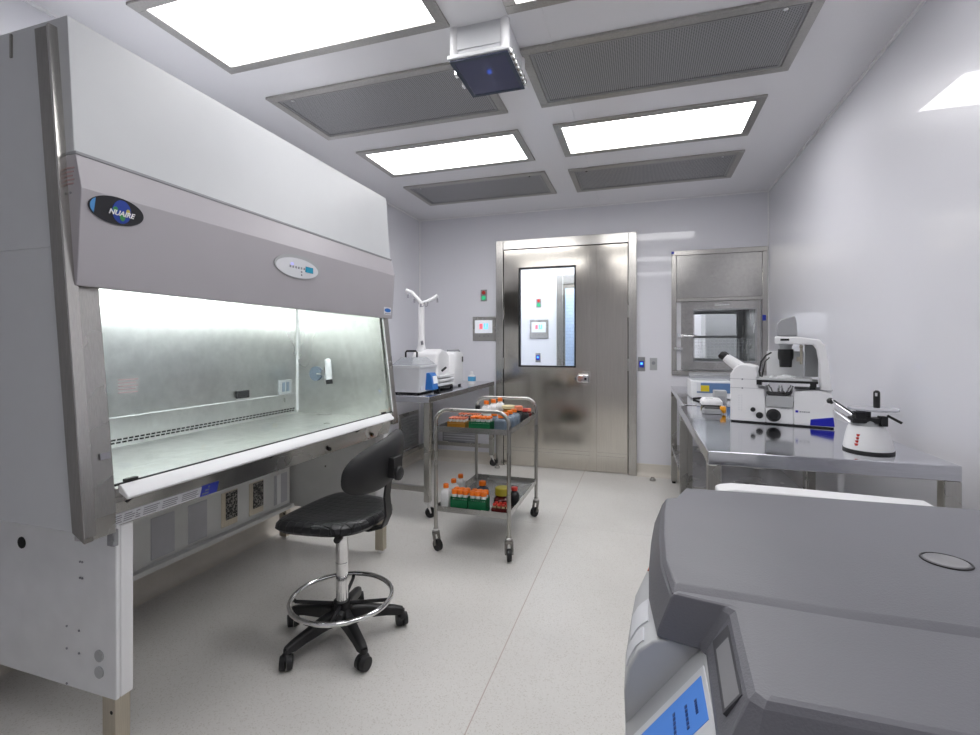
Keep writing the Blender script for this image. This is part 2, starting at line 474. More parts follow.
def vent(loc, label):
    t = thing('air_grille', (loc[0], loc[1], H), label, 'air vent', 'perforated ceiling air grilles')
    x0, x1, y0, y1 = loc[0] - .64, loc[0] + .64, loc[1] - .288, loc[1] + .288
    obj('frame', frame_ring(B(), x0, y0, x1, y1, .045, H - .014, H), 'lightframe', t, bev=.002)
    f = obj('perforated_panel', box(B(), (x0 + .045, y0 + .045, H - .008), (x1 - .045, y1 - .045, H - .002)), 'grille', t)
    b = frame_ring(B(), x0 + .05, y0 + .05, x1 - .05, y1 - .05, .012, H - .012, H - .006)
    obj('inner_frame', b, 'greylabel', t)
    for dx in (-.5, .5): obj('latch', cyl(B(), (loc[0] + dx, y0 + .058, H - .016), (loc[0] + dx, y0 + .058, H - .009), .010, seg=10), 'chrome', t)
    return t
V1 = vent((-1.41, 2.51), 'dark perforated ceiling grille left of and partly behind the hanging white box')
for x, y, l in ((-1.39, 4.13, 'dark perforated ceiling grille at the far left corner'),
                (.075, 4.15, 'dark perforated ceiling grille at the far right, by the back wall'),
                (.075, 2.51, 'large dark perforated ceiling grille right of the hanging white box')):
    dup(V1, (x, y, H), l)

# camera box hanging from the ceiling
t = thing('camera_housing', (-.685, 2.148, H), 'white box hanging from the ceiling with a smoky blue lid facing down', 'camera housing')
x0, x1, y0, y1 = -.815, -.555, 1.995, 2.30
b = B(); cx, cy = (x0 + x1) / 2, (y0 + y1) / 2
loft(b, [[(x, y, z) for x, y in rrect(cx, cy, x1 - x0 - d, y1 - y0 - d, .03)] for z, d in ((H, .0), (2.60, .0), (2.60, .012), (2.574, .012))], cap=False)
b.faces.ensure_lookup_table()
obj('body', b, 'offwhite', t)
for sx in (x0 + .012, x1 - .012):
    for sy in (y0 + .012, y1 - .012): obj('corner_post', cyl(B(), (sx, sy, 2.572), (sx, sy, H), .021, seg=14), 'brightwhite', t)
b = frame_ring(B(), x0 - .014, y0 - .014, x1 + .014, y1 + .014, .03, 2.556, 2.574)
obj('rim', b, 'white', t, bev=.004)
ld = obj('lid', box(B(), (x0 - .004, y0 - .004, 2.548), (x1 + .004, y1 + .004, 2.556)), 'smoke', t, bev=.002)
b = B(); frame_ring(b, x0 - .006, y0 - .006, x1 + .006, y1 + .006, .018, 2.546, 2.5485)
obj('lid_gasket', b, 'navy', ld)
for k in range(7): obj('clip', cbox(B(), (x1 + .014, y0 + .02 + k * .043, 2.562), (.014, .022, .026)), 'chrome', t, bev=.003)
for k in range(2): obj('clip', cbox(B(), (x0 - .016, y0 + .11 + k * .10, 2.560), (.016, .03, .026)), 'chrome', t, bev=.003)
obj('inner_box', box(B(), (x0 + .05, y0 + .06, 2.585), (x1 - .03, y1 - .03, 2.68)), 'mgrey', t, bev=.004)
b = B(); cyl(b, (-.682, 2.145, 2.572), (-.682, 2.145, 2.586), .04, .05)
le = obj('lens', b, 'black', t)
obj('indicator', cyl(B(), (-.682, 2.145, 2.562), (-.682, 2.145, 2.572), .011), 'led_blue', le)

# ------------------------------------------------------------ steel door
d = bpy.data.objects.new('door_1', None); C.objects.link(d); d.location = (-.77, YB, 0); d['kind'] = 'structure'
b = B()
for a0, a1, c0, c1 in ((-1.49, DX0, 0, 2.40), (DX1, -.046, 0, 2.40), (DX0, DX1, DZ, 2.40)):
    box(b, (a0, YB - .035, c0), (a1, YB + .02, c1))
obj('door_frame', b, 'frame', d, bev=.004)
WX0, WX1, WZ0, WZ1 = -1.24, -.645, 1.06, 2.10
ya, yb = YB - .018, YB + .03
b = B(); SE = -.465
box(b, (DX0 + .006, ya, .01), (WX0, yb, DZ - .006)); box(b, (WX1, ya, .01), (SE - .003, yb, DZ - .006))
box(b, (WX0, ya, .01), (WX1, yb, WZ0)); box(b, (WX0, ya, WZ1), (WX1, yb, DZ - .006))
leaf = obj('door_leaf', b, 'door', d)
obj('side_leaf', box(B(), (SE + .003, ya, .01), (DX1 - .006, yb, DZ - .006)), 'door', d, bev=.002)
b = B(); box(b, (DX0, YB - .004, 0), (DX0 + .006, YB + .03, DZ)); box(b, (DX1 - .006, YB - .004, 0), (DX1, YB + .03, DZ)); box(b, (DX0, YB - .004, DZ - .006), (DX1, YB + .03, DZ))
obj('door_gap', b, 'hole', d)
obj('cover_strip', box(B(), (SE - .035, ya - .006, .01), (SE + .03, ya, DZ - .006)), 'door', d, bev=.002)
b = B(); fr = .016
def ringXZ(b, x0, x1, z0, z1, w, y0, y1):
    box(b, (x0, y0, z0), (x1, y1, z0 + w)); box(b, (x0, y0, z1 - w), (x1, y1, z1))
    box(b, (x0, y0, z0 + w), (x0 + w, y1, z1 - w)); box(b, (x1 - w, y0, z0 + w), (x1, y1, z1 - w)); return b
obj('window_gasket', ringXZ(b, WX0 - .004, WX1 + .004, WZ0 - .004, WZ1 + .004, fr, ya - .004, yb), 'black', leaf)
obj('window_pane', box(B(), (WX0 + .008, YB + .0, WZ0 + .008), (WX1 - .008, YB + .006, WZ1 - .008)), 'glassdoor', leaf)
b = B()
for z in (.20, .165): box(b, (DX0 + .01, ya - .0025, z), (SE - .04, ya, z + .004)); box(b, (SE + .035, ya - .0025, z), (DX1 - .012, ya, z + .004))
obj('kick_plate', b, 'frame', leaf)
b = B()
for z in (.42, 1.09, 1.62): cyl(b, (DX1 - .002, ya - .012, z - .06), (DX1 - .002, ya - .012, z + .06), .011, seg=10)
for z in (.42, 1.09, 1.62): cyl(b, (DX0 + .002, ya - .012, z - .06), (DX0 + .002, ya - .012, z + .06), .008, seg=10)
obj('hinge', b, 'steel', d)
b = B(); box(b, (-.575, ya - .008, .875), (-.495, ya, 1.015))
hd = obj('handle_plate', b, 'frame', d, bev=.003)
b = B(); loft(b, [[(x, ya - .008 - t * .04, .945 + s * k) for x, k in ((-.655 + .03 * t, .35), (-.615, .9), (-.51, 1), (-.51, -1), (-.615, -.9), (-.655 + .03 * t, -.35))] for t, s in ((0, .052), (1, .038))])
obj('push_paddle', b, 'chrome', hd, bev=.006)
obj('keyhole', cyl(B(), (-.54, ya - .053, .945), (-.54, ya - .046, .945), .012, seg=12), 'black', hd)

# door stops on the floor
s = obj('door_stop', lathe(B(), (0, 0, 0), (0, 0, 1), [(0, .028), (.012, .028), (.02, .018), (.03, .015)], 14), 'steel')
s.location = (-1.44, 4.80, 0); tag(s, 'small round metal door stop on the floor left of the steel door', 'door stop', 'door stops')
s2 = s.copy(); C.objects.link(s2); s2.location = (.10, 4.80, 0); s2['label'] = 'small round metal door stop on the floor right of the steel door'

# ------------------------------------------------------------ wall plates
def hmi(name, cx, cz, y, w, label, group):
    t = thing(name, (cx, y, cz), label, 'control panel', group)
    obj('plate', box(B(), (cx - w / 2, y - .012, cz - w / 2), (cx + w / 2, y, cz + w / 2)), 'steel', t, bev=.003)
    sc = obj('screen', box(B(), (cx - w * .40, y - .015, cz - w * .18), (cx + w * .36, y - .012, cz + w * .36)), 'screen', t)
    obj('icon_red', cbox(B(), (cx - w * .13, y - .016, cz + w * .10), (w * .13, .002, w * .22)), 'scr_red', sc)
    b = B(); cbox(b, (cx + w * .03, y - .016, cz + w * .14), (w * .07, .002, w * .17)); cbox(b, (cx + w * .14, y - .016, cz + w * .14), (w * .07, .002, w * .17)); cbox(b, (cx + w * .08, y - .016, cz + w * .02), (w * .2, .002, w * .05))
    obj('icon_blue', b, 'scr_blue', sc)
    b = B()
    for k in range(3): cbox(b, (cx - .05 + k * .05, y - .013, cz - w * .30), (.018, .003, .012))
    obj('key', b, 'greylabel', t)
    return t
hmi('wall_control_panel', -1.631, 1.462, YB, .262, 'square steel control panel with small lit screen on the wall left of the door', 'square wall control panels')
hmi('wall_control_panel', -1.545 + .25 - .0, 1.50, Y2, .25, 'square steel control panel with lit screen seen through the door window', 'square wall control panels').location.x -= 0

def plate(name, cx, cz, y, w, h, label, cat, mats, kind):
    t = thing(name, (cx, y, cz), label, cat)
    obj('plate', box(B(), (cx - w / 2, y - .006, cz - h / 2), (cx + w / 2, y, cz + h / 2)), mats, t, bev=.002)
    if kind == 'stop':
        obj('red_button', cyl(B(), (cx, y - .018, cz + .03), (cx, y - .006, cz + .03), .02, seg=14), 'red', t)
        obj('green_button', cyl(B(), (cx, y - .016, cz - .028), (cx, y - .006, cz - .028), .024, seg=14), 'led_green', t)
    if kind == 'blue':
        p = obj('blue_button', cbox(B(), (cx, y - .011, cz), (.045, .012, .065)), 'blue', t, bev=.003)
        obj('button_light', cbox(B(), (cx, y - .018, cz + .006), (.02, .003, .02)), 'led_blue', p)
    if kind == 'knob':
        obj('toggle', cyl(B(), (cx, y - .02, cz + .01), (cx, y - .006, cz + .01), .017, seg=14), 'print', t)
    return t
plate('push_button_station', -1.636, 1.825, YB, .072, .125, 'small plate with red and green buttons above the control panel', 'button', 'greylabel', 'stop')
plate('door_release', -.001, 1.098, YB, .068, .14, 'small grey wall plate with lit blue button right of the door', 'button', 'greylabel', 'blue')
plate('light_switch', .11, 1.10, YB, .068, .12, 'small pale grey wall switch plate right of the blue button plate', 'switch', 'lgrey', 'knob')
plate('push_button_station', -1.30, 1.845, Y2, .07, .12, 'small plate with red and green buttons seen through the door window', 'button', 'greylabel', 'stop')
plate('door_release', -1.31, 1.12, Y2, .068, .12, 'small plate with blue button seen low through the door window', 'button', 'greylabel', 'blue')
plate('card_reader', -1.67, 1.43, Y2, .07, .15, 'dark narrow wall reader at the left edge of the door window view', 'card reader', 'black', '')
# door in the room beyond
d2 = bpy.data.objects.new('door_2', None); C.objects.link(d2); d2.location = (-.7, Y2, 0); d2['kind'] = 'structure'
b = B(); box(b, (-1.06, Y2 - .03, 0), (-.975, Y2 + .1, 2.20)); box(b, (-.30, Y2 - .03, 0), (-.22, Y2 + .1, 2.20)); box(b, (-.975, Y2 - .03, 2.08), (-.30, Y2 + .1, 2.20))
obj('door_frame', b, 'frame', d2, bev=.004)
b = B(); box(b, (-.975, Y2 + .02, .02), (-.955, Y2 + .06, 2.08)); box(b, (-.32, Y2 + .02, .02), (-.30, Y2 + .06, 2.08)); box(b, (-.955, Y2 + .02, .02), (-.32, Y2 + .06, 1.0)); box(b, (-.955, Y2 + .02, 2.03), (-.32, Y2 + .06, 2.08))
obj('door_leaf', b, 'door', d2)
obj('window_pane', box(B(), (-.955, Y2 + .035, 1.0), (-.32, Y2 + .042, 2.03)), 'glassdoor', d2)

# ------------------------------------------------------------ pass-through hatch
t = thing('pass_through_hatch', (.69, YB, 1.58), 'stainless steel wall hatch with window, right of the door', 'hatch')
b = B()
x0, x1, z0, z1 = .275, 1.098, .995, 2.19
ringXZ(b, x0, x1, z0, z1, .045, YB - .02, YB)
obj('frame', b, 'frame', t, bev=.003)
obj('upper_panel', box(B(), (x0 + .047, YB - .016, 1.735), (x1 - .047, YB, z1 - .047)), 'panelsteel', t, bev=.002)
b = B(); box(b, (x0 + .045, YB - .03, 1.70), (x1 - .045, YB - .008, 1.733))
obj('rail', b, 'frame', t, bev=.002)
b = B(); ax0, ax1, az0, az1 = x0 + .085, x1 - .06, 1.05, 1.695
box(b, (ax0, YB - .034, az0), (.47, YB - .004, az1)); box(b, (.998, YB - .034, az0), (ax1, YB - .004, az1))
box(b, (.47, YB - .034, az0), (.998, YB - .004, 1.13)); box(b, (.47, YB - .034, 1.62), (.998, YB - .004, az1))
dr = obj('hatch_door', b, 'panelsteel', t)
obj('window_pane', box(B(), (.475, YB - .02, 1.135), (.993, YB - .015, 1.615)), 'glass', dr)
b = B(); ringXZ(b, .465, 1.003, 1.125, 1.625, .012, YB - .037, YB - .033); obj('window_gasket', b, 'mgrey', dr)
b = B()
for k in range(9): cbox(b, (.66 + k * .014, YB - .0345, 1.662), (.009, .002, .012))
obj('marking', b, 'labelwhite', dr)
b = B()
box(b, (ax0 - .03, YB - .05, 1.36), (ax0 + .05, YB - .03, 1.39)); tube(b, [(ax0 - .0, YB - .06, 1.375), (ax0 + .03, YB - .075, 1.372), (ax0 + .13, YB - .07, 1.372)], .009)
box(b, (x0 + .02, YB - .035, 1.24), (x0 + .10, YB - .02, 1.262))
obj('latch_handle', b, 'chrome', dr, bev=.002)
b = B()
box(b, (x0 - .002, YB - .03, z1 - .03), (x0 + .022, YB - .02, z1 - .006)); box(b, (x1 - .045, YB - .03, 1.51), (x1 - .018, YB - .02, 1.56))
obj('blue_tab', b, 'blue', t, label='blue tab')
# chamber behind
b = B(); cz0, cz1 = PZ0, PZ1; ye = 5.55
box(b, (PX0 + .002, YB + .001, cz0), (PX1 - .002, ye, cz0 + .02)); box(b, (PX0 + .002, YB + .001, cz1 - .02), (PX1 - .002, ye, cz1 - .0)); box(b, (PX0 + .002, YB + .001, cz0 + .02), (PX0 + .022, ye, cz1 - .02)); box(b, (PX1 - .022, YB + .001, cz0 + .02), (PX1 - .002, ye, cz1 - .02))
obj('chamber', b, 'steel_h', t)
b = B(); ringXZ(b, PX0 + .022, PX1 - .022, cz0 + .02, cz1 - .02, .028, ye - .03, ye); box(b, (.94, ye - .03, cz0 + .04), (.985, ye, cz1 - .04)); box(b, (PX0 + .04, ye - .03, 1.36), (PX1 - .04, ye, 1.385))
obj('rear_frame', b, 'mgrey', t)
b = B()
for k in range(15): z = 1.15; box(b, (.47 + k * .037, YB + .30, 1.14), (.4725 + k * .037, YB + .303, 1.345))
for k in range(7): box(b, (.455, YB + .30, 1.15 + k * .032), (.995, YB + .303, 1.1525 + k * .032))
obj('wire_basket', b, 'chrome', t)
# tall grey cabinet in the room beyond, seen through the hatch
c = obj('storage_locker', box(B(), (.68, 5.85, 0), (1.36, 6.22, 2.0)), 'lgrey', None, bev=.006)
tag(c, 'tall light grey locker in the next room, seen through the hatch window', 'locker')

# ------------------------------------------------------------ biosafety cabinet
Y0, Y1 = .92, 2.675
t = thing('biosafety_cabinet', (-1.95, 1.8, 0), 'large white biosafety cabinet with lit steel work area along the left wall', 'biosafety cabinet')
def yp(bm, pts, y0, y1): return prism(bm, pts, 1, y0, y1)     # pts are (x, z)
BX = -2.36
# upper body: end walls, back, top
obj('end_panel', yp(B(), [(BX, .757), (-1.50, .757), (-1.60, 2.165), (-1.655, 2.14), (-1.768, 2.127), (-1.768, 2.195), (BX, 2.195)], Y0 + .002, Y0 + .05), 'cabwhite', t, bev=.003)
obj('end_panel', yp(B(), [(BX, .757), (-1.50, .757), (-1.56, 1.5), (-1.56, 2.195), (BX, 2.195)], Y1 - .04, Y1), 'cabwhite', t, bev=.003)
obj('back_panel', box(B(), (BX, Y0 + .05, .757), (-2.18, Y1 - .04, 2.195)), 'cabwhite', t)
obj('enclosure', yp(B(), [(-2.18, 1.56), (-1.60, 1.56), (-1.60, 1.80), (-1.502, 1.80), (-1.532, 2.205), (-2.18, 2.205)], Y0, Y1), 'cabwhite', t, bev=.002)
obj('end_bracket', prism(B(), [(-1.772, 2.195), (-1.764, 2.195), (-1.764, 2.127), (-1.772, 2.127)], 1, Y0 - .004, Y0 + .05), 'darksteel', t)
# hood
hd = obj('hood', yp(B(), [(-1.585, 1.455), (-1.492, 1.447), (-1.489, 1.462), (-1.4715, 1.716), (-1.495, 1.812), (-1.585, 1.812)], Y0 - .002, Y1 + .002), 'hood', t, bev=.002)
hd.data.set_sharp_from_angle(angle=math.radians(8))
obj('top_edge', yp(B(), [(-1.60, 1.812), (-1.493, 1.812), (-1.493, 1.820), (-1.60, 1.820)], Y0 - .002, Y1), 'mgrey', hd)
up = V((.0175, 0, .254)).normalized()
def hoodx(z): return -1.489 + (z - 1.462) / .254 * .0175 + .0015
# logo
z = 1.676; o = V((hoodx(z), 1.013, z))
lg = obj('logo_plate', ellipse(B(), o, (0, 1, 0), up, .078, .040, .002), 'logo_black', hd)
obj('logo_flash', ellipse(B(), o + V((.0022, -.046, 0)), (0, 1, 0), up, .028, .026, .0004, a0=120, a1=235), 'logo_lblue', lg)
obj('globe', ellipse(B(), o + V((.0024, .012, 0)), (0, 1, 0), up, .027, .034, .0006), 'logo_blue', lg)
b = B()
for dy, dz, a, c in ((.006, .020, .013, .008), (.024, .012, .011, .013), (.014, -.014, .008, .013), (-.006, .004, .007, .008)): ellipse(b, o + V((.0031, dy, dz)), (0, 1, 0), up, a, c, .0003, 14)
obj('continent', b, 'logo_green', lg)
obj('continent', ellipse(B(), o + V((.0033, .030, .004)), (0, 1, 0), up, .006, .008, .0003, 12), 'logo_yellow', lg)
text('lettering', 'NUAIRE', .0205, o + V((.0042, .010, -.006)), (0, 1, 0), up, 'brightwhite', lg, shear=.3, bold=.0006)
# oval control pad
z = 1.634; o = V((hoodx(z), 1.797, z))
pad = obj('control_pad', ellipse(B(), o, (0, 1, 0), up, .150, .052, .003), 'lgrey', hd)
obj('control_face', ellipse(B(), o + V((.0032, -.004, -.006)), (0, 1, 0), up, .138, .043, .001), 'labelwhite', pad)
obj('display', cbox(B(), o + V((.0045, .07, -.004)), (.003, .052, .026)), 'lcd', pad)
b = B()
for k in range(6): cbox(b, o + V((.0045, -.055 + k * .018, -.004 + .0)), (.002, .008, .009))
for k in range(2): cbox(b, o + V((.0045, .018, -.02 - k * .014)), (.002, .007, .007))
obj('key', b, 'print', pad)
obj('indicator', cbox(B(), o + V((.0048, -.045, .008)), (.002, .014, .008)), 'indicator_violet', pad)
# small blue maker badge at the far lower corner
zb = 1.492; o = V((hoodx(zb), 2.61, zb))
bd = obj('badge', cbox(B(), o, (.002, .085, .045)), 'labelwhite', hd)
obj('badge_print', ellipse(B(), o + V((.0012, .0, .004)), (0, 1, 0), up, .037, .012, .001), 'bluep', bd)
obj('badge_text', cbox(B(), o + V((.0014, 0, -.016)), (.001, .07, .004)), 'print', bd)
# red warning print on the near side of the hood
b = B()
for k in range(5): box(b, (-1.545 + .004 * (k % 2), Y0 - .0035, 1.772 - k * .011), (-1.498 - .003 * (k % 3), Y0 - .0025, 1.776 - k * .011))
obj('warning_print', b, 'redprint', hd)
b = B(); cyl(b, (-1.54, Y0 - .0045, 1.70), (-1.54, Y0 - .002, 1.70), .003); cyl(b, (-1.513, Y0 - .0045, 1.705), (-1.513, Y0 - .002, 1.705), .003); cyl(b, (-1.545, Y0 - .0045, 1.785), (-1.545, Y0 - .002, 1.785), .003)
box(b, (-1.550, Y0 - .0045, 1.683), (-1.530, Y0 - .0025, 1.688))
obj('side_screw', b, 'print', hd)
# near-end slanted post: darker steel paints its shaded side, brighter its lit edge
obj('slanted_post', yp(B(), [(-1.476, .77), (-1.429, .745), (-1.581, 2.172), (-1.630, 2.172)], Y0 - .022, Y0 + .002), 'darksteel', t, bev=.001)
obj('post_edge', yp(B(), [(-1.429, .76), (-1.424, .76), (-1.572, 2.178), (-1.581, 2.174)], Y0 - .022, Y0 + .006), 'frame', t)
# steel jambs (front, slanted) and sash glass
def jamb(y0, y1): return yp(B(), [(-1.462, .80), (-1.440, .80), (-1.513, 1.455), (-1.54, 1.455)], y0, y1)
j = obj('jamb', jamb(Y0 + .004, .99), 'steel', t, bev=.002)
obj('jamb_label', yp(B(), [(-1.452, .957), (-1.4545, .957), (-1.4565, .975), (-1.454, .975)], .955, .982), 'print', j)
obj('jamb', jamb(2.605, 2.665), 'steel', t, bev=.002)
ec = obj('end_cap', box(B(), (-1.51, Y0 + .004, .735), (-1.462, 1.003, .815)), 'steel_h', t, bev=.002)
obj('screw', cyl(B(), (-1.455, .965, .802), (-1.463, .965, .802), .006, seg=10), 'black', ec)
g = obj('sash_glass', yp(B(), [(-1.452, .878), (-1.446, .878), (-1.516, 1.46), (-1.522, 1.46)], .99, 2.605), 'glass', t)
obj('sash_seal', yp(B(), [(-1.452, .874), (-1.444, .874), (-1.4445, .880), (-1.4525, .880)], .99, 2.605), 'rubber', g)
b = B(); yp(b, [(-1.446, .878), (-1.442, .878), (-1.510, 1.45), (-1.514, 1.45)], 2.598, 2.606)
obj('sash_track', b, 'brightwhite', t)
b = B()
for y in (1.035, 2.50): cbox(b, (-1.448, y, .884), (.015, .035, .008))
obj('sash_tab', b, 'black', g)
# work area
obj('work_surface', box(B(), (-2.146, .99, .825), (-1.50, 2.605, .845)), 'inside', t)
ib = obj('inner_back', box(B(), (-2.18, .985, .845), (-2.146, 2.605, 1.58)), 'inside', t)
obj('inner_side', box(B(), (-2.146, .972, .845), (-1.53, .99, 1.56)), 'inside', t)
ins = obj('inner_side', yp(B(), [(-2.146, .845), (-1.462, .845), (-1.535, 1.56), (-2.146, 1.56)], 2.605, 2.63), 'inside', t)
b = B(); box(b, (-2.146, .99, .970), (-2.142, 2.605, .974)); box(b, (-2.146, 2.597, .86), (-2.138, 2.605, 1.56))
obj('seam', b, 'brightwhite', ib)
b = B(); n = 62
for k in range(n):
    y = 1.02 + k * (1.56 / n)
    box(b, (-2.1465, y, .859), (-2.1435, y + .017, .866)); box(b, (-2.1465, y + .004, .872), (-2.1435, y + .021, .879))
obj('slot_row', b, 'hole', ib)
obj('front_grille', box(B(), (-1.50, .99, .825), (-1.446, 2.605, .866)), 'steel_h', t)
# inside fittings
ou = obj('outlet', box(B(), (-2.147, 2.105, .985), (-2.13, 2.19, 1.028)), 'black', t, bev=.004)
ou = obj('outlet', box(B(), (-2.147, 2.43, .975), (-2.135, 2.54, 1.065)), 'lgrey', t, bev=.003)
b = B(); box(b, (-2.137, 2.455, .992), (-2.132, 2.478, 1.05)); box(b, (-2.137, 2.492, .992), (-2.132, 2.515, 1.05)); obj('socket', b, 'bluegrey', ou)
b = B(); cyl(b, (-1.995, 2.59, 1.10), (-1.995, 2.606, 1.10), .046, seg=24)
v = obj('service_valve', b, 'bluegrey', ins)
b = B(); tube(b, [(-1.98, 2.585, 1.10), (-1.90, 2.56, 1.10), (-1.87, 2.52, 1.105)], .006); cbox(b, (-1.90, 2.56, 1.11), (.03, .03, .035)); cyl(b, (-1.875, 2.53, 1.065), (-1.875, 2.53, 1.15), .010)
obj('valve_arm', b, 'chrome', ins)
b = B(); cyl(b, (-1.825, 2.50, 1.07), (-1.835, 2.50, 1.185), .019); sphere(b, (-1.835, 2.50, 1.185), .019)
obj('valve_body', b, 'brightwhite', ins); obj('valve_tip', cyl(B(), (-1.822, 2.50, 1.045), (-1.826, 2.50, 1.072), .02), 'black', ins)
b = B()
for k in range(5): box(b, (-2.1455, 1.48, 1.13 - k * .014), (-2.1445, 1.565 - .01 * (k % 2), 1.134 - k * .014))
obj('notice', b, 'redprint', ib)
b = B(); cyl(b, (-1.60, 1.02, 1.525), (-1.60, 2.58, 1.525), .018, seg=12)
obj('lamp_tube', b, 'lamp', t)
# white arm rest and steel fascia
obj('arm_rest', yp(B(), [(-1.452, .872), (-1.445, .877), (-1.438, .874), (-1.412, .849), (-1.409, .842), (-1.413, .836), (-1.45, .855)], 1.0, 2.56), 'brightwhite', t, bev=.002)
fa = obj('fascia', yp(B(), [(-1.53, .735), (-1.507, .735), (-1.495, .780), (-1.456, .845), (-1.53, .845)], 1.004, 2.66), 'steel_h', t, bev=.002)
def fx(z): return -1.507 + (z - .735) / .045 * .012
nl = V((.055, 0, -.018)).normalized()
def strip(y0, y1, za, zb, off=.001): return yp(B(), [(fx(za) - .002, za), (fx(za) + off, za), (fx(zb) + off, zb), (fx(zb) - .002, zb)], y0, y1)
lb = obj('label_strip', strip(1.010, 1.318, .739, .776, .0015), 'labelwhite', fa)
b = B(); rr = random.Random(3)
for k, (ya_, yb_) in enumerate(((1.022, 1.05), (1.052, 1.085), (1.088, 1.105), (1.112, 1.165), (1.175, 1.235), (1.245, 1.31))):
    for r_ in range(4):
        za = .745 + r_ * .007
        yp(b, [(fx(za) + .0012, za), (fx(za) + .0020, za), (fx(za + .003) + .0020, za + .003), (fx(za + .003) + .0012, za + .003)], ya_, yb_ - rr.random() * .012)
obj('label_print', b, 'print', lb)
b2 = obj('blue_label', strip(1.318, 1.39, .738, .778, .0018), 'blue', fa)
b = B()
for k in range(3):
    za = .744 + k * .011; yp(b, [(fx(za) + .0015, za), (fx(za) + .0024, za), (fx(za + .006) + .0024, za + .006), (fx(za + .006) + .0015, za + .006)], 1.325 + .01 * k, 1.352)
obj('label_print', b, 'bluegrey', b2)
b = B()
for y in (1.04, 1.62, 2.25): cyl(b, (-1.47, y, .815), (-1.448, y, .83), .006, seg=8)
for y in (2.05, 2.45): cyl(b, (-1.50, y, .762), (-1.49, y, .760), .010, seg=10)
obj('fastener', b, 'black', fa)
# hinge block at the near corner
b = B(); cbox(b, (-1.512, 1.028, .705), (.03, .014, .05)); cyl(b, (-1.505, 1.018, .722), (-1.505, 1.03, .722), .009, seg=10); cyl(b, (-1.505, 1.018, .69), (-1.505, 1.03, .69), .009, seg=10)
obj('corner_hinge', b, 'mgrey', t, bev=.002)
# stand: side plates with legs
def stand_side(y0, y1, ylo, yhi, near):
    sp = obj('stand_panel', box(B(), (BX + .02, y0, .212), (-1.506, y1, .755)), 'white' if near else 'standgrey', t, bev=.003)
    lg = obj('leg', box(B(), (-1.565, ylo + (.0125 if near else 0), .213), (-1.505, yhi - (0 if near else .0005), .735)), 'brightwhite', t, bev=.004)
    for fx_ in (-1.54, -2.26):
        f = obj('foot', box(B(), (fx_ - .028, ylo + .002, .02), (fx_ + .028, yhi - .004, .23)), 'warm', t, bev=.003)
        obj('foot_pad', cyl(B(), (fx_, (ylo + yhi) / 2, 0), (fx_, (ylo + yhi) / 2, .022), .022, seg=14), 'chrome', f)
        obj('bolt_hole', cyl(B(), (fx_ + .012, ylo + .0015, .17), (fx_ + .012, ylo + .003, .17), .006, seg=10), 'hole', f)
    return sp
sp = stand_side(1.033, 1.045, 1.033, 1.085, True)
b = B()
for x, z in ((-1.66, .61), (-1.65, .61), (-1.66, .56), (-1.65, .56), (-1.72, .40), (-1.665, .395), (-1.72, .33), (-1.665, .325), (-1.72, .22)): cyl(b, (x, 1.031, z), (x, 1.034, z), .0035, seg=8)
obj('screw', b, 'print', sp)
b = B(); cyl(b, (-1.575, 1.029, .285), (-1.575, 1.034, .285), .018, seg=16); cyl(b, (-1.575, 1.029, .335), (-1.575, 1.034, .335), .018, seg=16)
obj('bolt_cover', b, 'lgrey', sp)
obj('cable_hole', cyl(B(), (-1.935, 1.031, .635), (-1.935, 1.034, .635), .019, seg=18), 'hole', sp)
stand_side(2.651, 2.663, 2.60, 2.65, False)
# wiring panel under the work area
wp = obj('rear_panel', box(B(), (-2.23, 1.09, .235), (-2.20, 2.60, .755)), 'standgrey', t, bev=.003)
obj('panel_flange', box(B(), (-2.23, 1.09, .225), (-2.165, 2.60, .25)), 'standgrey', wp, bev=.003)
for y0, y1, m in ((1.665, 1.785, 'knock'), (1.86, 1.97, 'knock')):
    obj('knockout', box(B(), (-2.202, y0, .268), (-2.197, y1, .465)), m, wp, bev=.002)
for y0, y1 in ((2.06, 2.17), (2.256, 2.366)):
    a = obj('opening', box(B(), (-2.202, y0, .275), (-2.198, y1, .466)), 'warm', wp)
    obj('expanded_mesh', box(B(), (-2.199, y0 + .03, .31), (-2.195, y1 - .002, .46)), 'mesh', a)
a = obj('opening', box(B(), (-2.202, 2.457, .275), (-2.198, 2.573, .46)), 'knock', wp)
obj('post', box(B(), (-2.199, 2.475, .275), (-2.194, 2.51, .46)), 'brightwhite', a)
b = B()
for k in (0, 1): cyl(b, (-1.95, 2.632, .50 + k * .09), (-1.95, 2.636, .50 + k * .09), .006, seg=8)
obj('screw', b, 'chrome', wp)

# ------------------------------------------------------------ lab tables
def caster(bm_f, bm_w, x, y, ang=0, r=.038, top=.12):
    c, s = math.cos(ang), math.sin(ang); ox, oy = x + c * .02, y + s * .02
    for k in (-1, 1):
        px, py = ox - s * .02 * k, oy + c * .02 * k
        cyl(bm_f, (px, py, r), (x - s * .016 * k, y + c * .016 * k, top - .01), .007, .011, 8)
    cyl(bm_f, (x, y, top - .015), (x, y, top), .024, seg=14)
    cyl(bm_w, (ox + s * .012, oy - c * .012, r), (ox - s * .012, oy + c * .012, r), r, seg=20)

